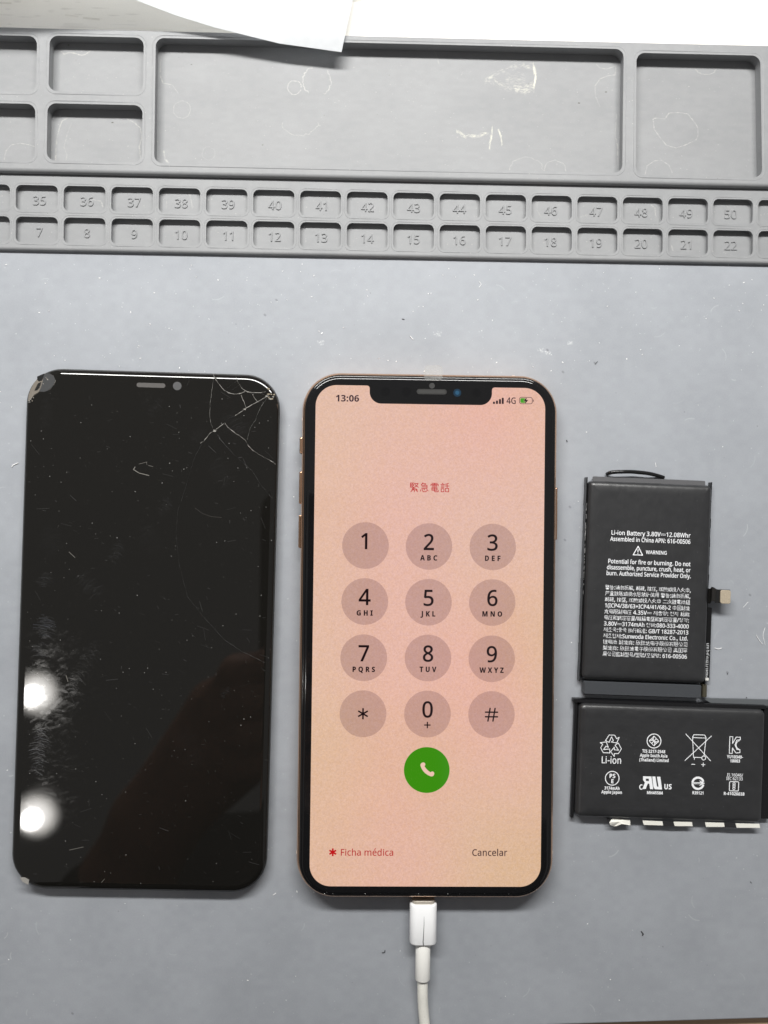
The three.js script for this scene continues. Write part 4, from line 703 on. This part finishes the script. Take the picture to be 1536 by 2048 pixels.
    cell.userData.label = 'wide cell with white recycling and certification symbols';
    const seam = phys({ color: lin(0.007, 0.007, 0.008), roughness: 0.22 });
    mesh('far_seam', slab(W + 2.2, 1.1, 0.2, [[0, 0.2], [0, 2.6], [0.1, 2.75]]).translate(cx - 0.5, 0, cz - D / 2 - 0.45), seam, o);
    mesh('side_seam', slab(0.9, D + 1.6, 0.2, [[0, 0.2], [0, 1.7], [0.1, 1.85]]).translate(cx - W / 2 - 0.5, 0, cz + 0.1), seam, o);
    mesh('side_flap', slab(3, D - 1, 0.3, [[0, 0.2], [0, 1.8], [0.1, 2]]).translate(cx + W / 2 + 1.65, 0, cz - 0.3), seam, o);
    // stretch-release tabs sticking out from under the near edge
    const cream = std({ color: lin(0.78, 0.77, 0.71), roughness: 0.55 }), black = std({ color: lin(0.02, 0.02, 0.022), roughness: 0.4 });
    const tab = (name, a, b, m, h = 2.4) => { const p = L(a[0], a[1] - 7, h), p2 = L(b[0], b[1] - 7, h), r = L(b[0] + 1.5, b[1] + 1.4 + rr(-0.8, 0.8), h), s = L(a[0] + 2.5, a[1] + 1.4 + rr(-0.8, 0.8), h); mesh(name, plate([p, p2, r, s], h - 0.22, 0.22, 0.05), m, o); };
    tab('pull_tab', [1285, 1648], [1325, 1650], cream); tab('pull_tab_grip', [1325, 1650], [1347, 1650.5], black); tab('pull_tab', [1347, 1650.5], [1384, 1651], cream);
    tab('pull_tab', [1410, 1652], [1448, 1653], cream, 2.7); tab('pull_tab_grip', [1448, 1653], [1471, 1654], black, 2.7); tab('pull_tab', [1471, 1654], [1519, 1655], cream, 2.7);
    { // the torn first tab
      const f = (px, py, h) => { const [x, z] = L(px, py, h); return [x, h, z]; }, V = [f(1226, 1636, 2.2), f(1260, 1640, 2.2), f(1261, 1650.5, 2.4), f(1244, 1648, 2.9), f(1233, 1652, 2.3), f(1228, 1653, 1.9), f(1220, 1650, 2.6), f(1219, 1645, 2.9)], P = [], C0 = f(1240, 1643, 2.6);
      V.forEach((v, k) => { const n = V[(k + 1) % V.length]; P.push(...C0, ...n, ...v, C0[0], C0[1] - 0.2, C0[2], v[0], v[1] - 0.2, v[2], n[0], n[1] - 0.2, n[2]); P.push(...v, ...n, n[0], n[1] - 0.2, n[2], ...v, n[0], n[1] - 0.2, n[2], v[0], v[1] - 0.2, v[2]); });
      const g2 = new THREE.BufferGeometry(); g2.setAttribute('position', new THREE.Float32BufferAttribute(P, 3)); g2.computeVertexNormals();
      mesh('torn_tab', g2, cream, o).userData.label = 'crumpled torn cream pull tab';
      tab('pull_tab_grip', [1213, 1642], [1220, 1644], black);
    }
  }
  { // flexible connector at the side of the upper cell
    const blk = phys({ color: lin(0.01, 0.01, 0.01), roughness: 0.3 }), y = 5;
    const a = L(1419, 1176, 3.4), b = L(1427, 1174, y), c = L(1434, 1179, y), d = L(1462, 1180, y), e = L(1461, 1208, y), f = L(1432, 1206, y), g = L(1425, 1202, y), h = L(1417, 1208, 3.4);
    mesh('flex_cable', plate([c, d, e, f], y - 0.9, 0.45, 0.1), blk, o);
    const mid = (p, q) => [(p[0] + q[0]) / 2, (p[1] + q[1]) / 2];
    const pr = [[mid(a, h), 1.6], [mid(b, g), 4.2], [mid(c, f), y - 0.66]], hw = [2.4, 2.2, 2.0], P = [], I = [];
    const curve = new THREE.CatmullRomCurve3([new THREE.Vector3(pr[0][0][0] - 0.2, 1.2, pr[0][0][1]), new THREE.Vector3(pr[0][0][0] + 0.5, 3.2, pr[0][0][1]), new THREE.Vector3(pr[1][0][0], 4.5, pr[1][0][1]), new THREE.Vector3(pr[2][0][0] + 0.5, y - 0.66, pr[2][0][1])]);
    for (let k = 0; k <= 14; k++) { const p = curve.getPoint(k / 14), w2 = hw[0] + (hw[2] - hw[0]) * k / 14; P.push(p.x, p.y, p.z - w2, p.x, p.y, p.z + w2, p.x, p.y - 0.3, p.z - w2, p.x, p.y - 0.3, p.z + w2); if (k) { const q = k * 4; I.push(q - 4, q - 3, q, q, q - 3, q + 1, q - 2, q + 2, q - 1, q - 1, q + 2, q + 3, q - 3, q - 1, q + 1, q + 1, q - 1, q + 3, q - 4, q, q - 2, q - 2, q, q + 2); } }
    const g3 = new THREE.BufferGeometry(); g3.setAttribute('position', new THREE.Float32BufferAttribute(P, 3)); g3.setIndex(I); g3.computeVertexNormals();
    mesh('flex_bend', g3, phys({ color: lin(0.016, 0.015, 0.014), roughness: 0.2 }), o);
    const p = L(1451.5, 1194, y), W = 3.1, D = 4.1;
    const nickel = paint(256, 256, (i, j) => { const l = 188 + 22 * (vnoise(i / 16, j / 9, 151) - 0.5) + 9 * (hash(i >> 1, j >> 1, 152) - 0.5); return [l, l - 13, l - 34]; })[0];
    mesh('connector_tip', slab(W, D, 0.6, [[0, y - 0.5], [0, y - 0.1], [0.12, y]]).translate(p[0], 0, p[1]), phys({ map: tex(nickel), metalness: 0.35, roughness: 0.45 }), o);
    const s0 = L(1418, 1215, 1.8), s1 = L(1409, 1362, 1.8), [lc, lg] = canvas(48, 640); // narrow printed label down the side
    lg.fillStyle = '#0b0b0c'; lg.fillRect(0, 0, 48, 640); lg.fillStyle = '#c9cbcd'; lg.save(); lg.translate(34, 610); lg.rotate(-Math.PI / 2); lg.font = 'bold 30px sans-serif'; lg.fillText('F5D81711919 JFQ R31', 0, 0); lg.restore(); lg.fillStyle = '#d6d6d2'; lg.fillRect(8, 612, 34, 24);
    mesh('side_label', slab(1.9, s1[1] - s0[1], 0.15, [[0, 0.2], [0, 1.7], [0.1, 1.8]]).translate((s0[0] + s1[0]) / 2 + 0.3, 0, (s0[1] + s1[1]) / 2), phys({ map: tex(lc), roughness: 0.3 }), o);
  }
}

// ------------------------------------------------------------------ dust and lint lying on the mat
{
  const N = 620, g = new THREE.IcosahedronGeometry(1, 0).scale(1, 0.5, 0.8).scale(MM, MM, MM), dust = new THREE.InstancedMesh(g, std({ color: lin(0.86, 0.86, 0.85), roughness: 0.9 }), N), M = new THREE.Matrix4(), E = new THREE.Euler(), Q = new THREE.Quaternion();
  dust.name = 'dust'; dust.userData = { kind: 'stuff', label: 'white dust specks scattered over the grey mat', category: 'dust' };
  for (let k = 0; k < N; k++) {
    const far = rnd() < 0.45, px = rr(-10, 1546), py = far ? rr(525, 745) : rr(525, 2040), [x, , z] = U(px, py, 0), s = 0.05 + 0.17 * rnd() ** 3;
    Q.setFromEuler(E.set(rr(0, 0.6), rr(0, 6), rr(0, 0.6)));
    M.compose(new THREE.Vector3(x, s * 0.35, z).multiplyScalar(MM), Q, new THREE.Vector3(s * rr(0.8, 2), s, s));
    dust.setMatrixAt(k, M);
  }
  dust.castShadow = dust.receiveShadow = true;
  scene.add(dust);
  const bits = [], dark = [];
  const hair = (list, pts, r, y = 0) => { const c = new THREE.CatmullRomCurve3(pts.map(([a, b]) => { const p = U(a, b, y); return new THREE.Vector3(p[0], y + r * 1.1, p[2]); })); list.push(new THREE.TubeGeometry(c, 14, r, 5)); };
  hair(bits, [[24, 934], [26, 931], [37, 926]], 0.14); hair(bits, [[1429, 1296], [1436, 1298], [1443, 1296]], 0.12); hair(bits, [[1512, 1270], [1518, 1280], [1524, 1288]], 0.1); hair(bits, [[1310, 925], [1312, 934]], 0.1); hair(bits, [[958, 563], [962, 569], [958, 575]], 0.09); hair(bits, [[546, 1790], [552, 1786]], 0.1);
  hair(bits, [[1530, 1255], [1526, 1270], [1530, 1290]], 0.07); hair(bits, [[820, 672], [826, 679]], 0.12); hair(bits, [[1486, 1215], [1496, 1204]], 0.06);
  hair(dark, [[764, 1905], [769, 1904], [770, 1900]], 0.124); hair(dark, [[1282, 1862], [1286, 1868], [1284, 1870]], 0.155); hair(dark, [[804, 638], [809, 639]], 0.099); hair(dark, [[1190, 729], [1195, 723]], 0.087); hair(dark, [[1133, 880], [1134, 884]], 0.14); hair(dark, [[1454, 1346], [1455, 1349]], 0.099); hair(dark, [[1500, 1763], [1503, 1766]], 0.093); hair(dark, [[1492, 1396], [1493, 1394]], 0.124);
  const a = mesh('lint', join(bits), std({ color: lin(0.8, 0.8, 0.8), roughness: 0.9 })), b = mesh('crumbs', join(dark), std({ color: lin(0.03, 0.03, 0.03), roughness: 0.9 }));
  Object.assign(a.userData, { kind: 'stuff', label: 'short white lint fibres on the grey mat', category: 'lint' });
  Object.assign(b.userData, { kind: 'stuff', label: 'tiny dark crumbs on the grey mat', category: 'crumbs' });
}

// ------------------------------------------------------------------ the photographer's phone and hand, which the dark glass mirrors
{
  const F = { x: -46, y: 239.6, z: 27, rot: 0 }, o = thing('camera_phone', 'black phone held up over the mat to take the photograph', 'smartphone', F);
  mesh('body', slab(76, 156, 11, [[1.2, 0], [0.3, 0.5], [0, 2], [0, 6], [0.5, 7.6], [1.5, 8]], 10), std({ color: lin(0.01, 0.01, 0.011), roughness: 0.35 }), o);
  mesh('camera_bump', slab(11, 11, 4, [[0.5, -1], [0, -0.6], [0, 0.2]], 8).translate(14, 0, -66), std({ color: lin(0.012, 0.012, 0.012), roughness: 0.3 }), o);
  const J = (x, y, z, r) => [new THREE.Vector3(x, y, z), r];
  const bones = [];
  const chain = (...p) => { for (let k = 1; k < p.length; k++) bones.push([p[k - 1], p[k]]); };
  chain(J(-196, 262, 262, 33), J(-168, 262, 196, 29), J(-150, 258, 158, 27), J(-118, 254, 112, 24));                       // forearm, wrist, palm
  chain(J(-150, 256, 152, 22), J(-112, 250, 82, 17)); chain(J(-140, 258, 150, 22), J(-98, 254, 118, 18));
  chain(J(-112, 248, 80, 11), J(-96, 237, 58, 9.5), J(-72, 230, 50, 8.5), J(-56, 231, 50, 7.5));                            // index
  chain(J(-108, 248, 90, 11), J(-90, 235, 76, 9.5), J(-64, 229, 70, 8.8), J(-46, 230.5, 70, 7.8));                          // middle
  chain(J(-104, 248, 104, 11), J(-88, 235, 96, 9.5), J(-64, 229.5, 91, 8.5), J(-48, 230.8, 91, 7.5));                       // ring
  chain(J(-102, 249, 118, 10), J(-88, 237, 114, 8.5), J(-70, 231, 111, 7.5), J(-57, 231.4, 110, 6.8));                      // little
  chain(J(-130, 262, 130, 17), J(-112, 267, 96, 12), J(-90, 262, 74, 10), J(-72, 258, 64, 8.5));                            // thumb, over the screen
  const dist = (p, [[a, ra], [b, rb]]) => { const ab = b.clone().sub(a), t = Math.max(0, Math.min(1, p.clone().sub(a).dot(ab) / ab.lengthSq())); return p.distanceTo(ab.multiplyScalar(t).add(a)) - (ra + (rb - ra) * t); };
  const smin = (a, b, k) => { const h = Math.max(k - Math.abs(a - b), 0) / k; return Math.min(a, b) - h * h * k / 4; };
  const surface = (list, N, C, R, k) => {
    const mc = new MarchingCubes(N, new THREE.MeshStandardMaterial(), false, false, 90000), p = new THREE.Vector3();
    mc.isolation = 0;
    for (let z = 0; z < N; z++) for (let y = 0; y < N; y++) for (let x = 0; x < N; x++) {
      p.set(C[0] + (x - N / 2) / (N / 2) * R, C[1] + (y - N / 2) / (N / 2) * R, C[2] + (z - N / 2) / (N / 2) * R);
      let d = 1e3;
      for (const b of list) { const q = dist(p, b); d = smin(d, q, q < 20 ? k : 0.01); }
      mc.field[x + y * N + z * N * N] = -d;
    }
    mc.update();
    const g = new THREE.BufferGeometry(), n = mc.count;
    g.setAttribute('position', new THREE.BufferAttribute(mc.positionArray.slice(0, n * 3), 3));
    g.setAttribute('normal', new THREE.BufferAttribute(mc.normalArray.slice(0, n * 3), 3));
    return g.scale(R, R, R).translate(...C);
  };
  // the rest of the photographer, seated at the front of the table and leaning over it
  const head = [[J(-20, 560, 202, 72), J(-20, 605, 225, 80)], [J(-20, 530, 172, 44), J(-20, 585, 202, 70)]], neck = [[J(-20, 450, 290, 62), J(-20, 545, 240, 52)]];
  const trunk = [[J(-80, 20, 400, 120), J(-70, 380, 330, 115)], [J(40, 20, 400, 120), J(30, 380, 330, 115)], [J(-160, 425, 305, 78), J(120, 425, 305, 78)], [J(-20, -60, 420, 150), J(-20, 60, 420, 140)]];
  const arms = [[J(-190, 420, 315, 62), J(-262, 250, 390, 50)], [J(-262, 250, 390, 48), J(-196, 262, 262, 34)], [J(150, 420, 315, 62), J(230, 120, 420, 48)], [J(230, 120, 420, 46), J(190, -90, 330, 36)]];
  const fine = surface(bones, 84, [-122, 252, 150], 120, 7), body = surface([...head, ...neck, ...trunk, ...arms], 76, [-20, 260, 320], 440, 26);
  const person = mesh('person', mergeGeometries([body, fine]), phys({ color: lin(0.27, 0.14, 0.1), roughness: 0.55, sheen: 0.2 }));
  tag(person, 'photographer in a black sweater leaning over the table, holding up the black phone', 'person');
  const grow = (l, d) => l.map(([[a, ra], [b, rb]]) => [[a, ra + d], [b, rb + d]]);
  mesh('sweater', surface([...grow(trunk, 8), ...grow(arms, 8), [J(-178, 262, 216, 38), J(-200, 262, 272, 43)]], 76, [-20, 200, 340], 440, 26), std({ color: lin(0.008, 0.008, 0.01), roughness: 0.9 }), person);
  mesh('hair', surface([[J(-20, 620, 240, 86), J(-20, 585, 270, 82)]], 30, [-20, 600, 252], 140, 10), std({ color: lin(0.012, 0.01, 0.009), roughness: 0.6 }), person);
}

// ------------------------------------------------------------------ the lamps, outside the frame
{
  const o = thing('bench_lamp', 'long white bar lamp on two posts standing behind the mat', 'lamp', { x: LAMP.x, z: LAMP.z });
    const shell = std({ color: lin(0.75, 0.75, 0.74), roughness: 0.4 });
  const head = (g) => g.rotateX(-LAMP.face).translate(0, LAMP.y, 0);
  mesh('housing', head(slab(LAMP.w + 12, LAMP.d + 12, 8, [[2, 3], [0, 5], [0, 22], [3, 26]])), shell, o);
  mesh('diffuser', head(box(LAMP.w, 1, LAMP.d, 0, 2.2, 0)), std({ color: lin(0.9, 0.9, 0.88), emissive: lin(...LAMP.color), emissiveIntensity: 2, roughness: 0.8 }), o);
  for (const s of [-1, 1]) mesh('post', new THREE.CylinderGeometry(6, 6, LAMP.y + 2, 16).translate(s * 215, LAMP.y / 2, -26), shell, o);
  for (const s of [-1, 1]) mesh('foot', slab(70, 46, 8, [[1, UNDER - 0.28], [0, 0], [0, 5], [2, 8]]).translate(s * 215, 0, -26), shell, o);
  const l = new THREE.RectAreaLight(new THREE.Color().setRGB(...LAMP.color), LAMP.power, LAMP.w * MM, LAMP.d * MM);
  l.position.set(LAMP.x, LAMP.y - 1, LAMP.z + 1).multiplyScalar(MM);
  l.name = 'bench_lamp_glow';
  l.lookAt(new THREE.Vector3(LAMP.x, LAMP.y - 100, LAMP.z + 100 * Math.tan(LAMP.face)).multiplyScalar(MM));
  scene.add(l);
  const kinds = ['round ceiling lamp over the cracked display', 'round ceiling lamp nearer the front of the table'];
  DOWN.forEach(([x, y, z], k) => {
    const d = thing('ceiling_lamp', kinds[k], 'lamp', { x, y, z }, 'round ceiling lamps');
    mesh('housing', slab(112, 112, 56, [[4, 2], [0, 6], [0, 40], [6, 46]], 12), shell, d);
    mesh('diffuser', new THREE.CylinderGeometry(42, 42, 2, 48).translate(0, 1, 0), std({ color: lin(0.04, 0.04, 0.04), emissive: lin(1, 0.96, 0.9), emissiveIntensity: 10, roughness: 0.8 }), d);
    mesh('inner_ring', new THREE.CylinderGeometry(31, 31, 2, 48).translate(0, 0.2, 0), std({ color: lin(0.04, 0.04, 0.04), emissive: lin(1, 0.97, 0.93), emissiveIntensity: 17, roughness: 0.8 }), d);
    const p = new THREE.PointLight(new THREE.Color(1, 0.97, 0.93), 0.12, 0, 2);
    p.position.set(x, y - 24, z).multiplyScalar(MM);
    p.castShadow = true; p.name = 'ceiling_lamp_glow';
    scene.add(p);
  });
}
renderer.render(scene, camera);
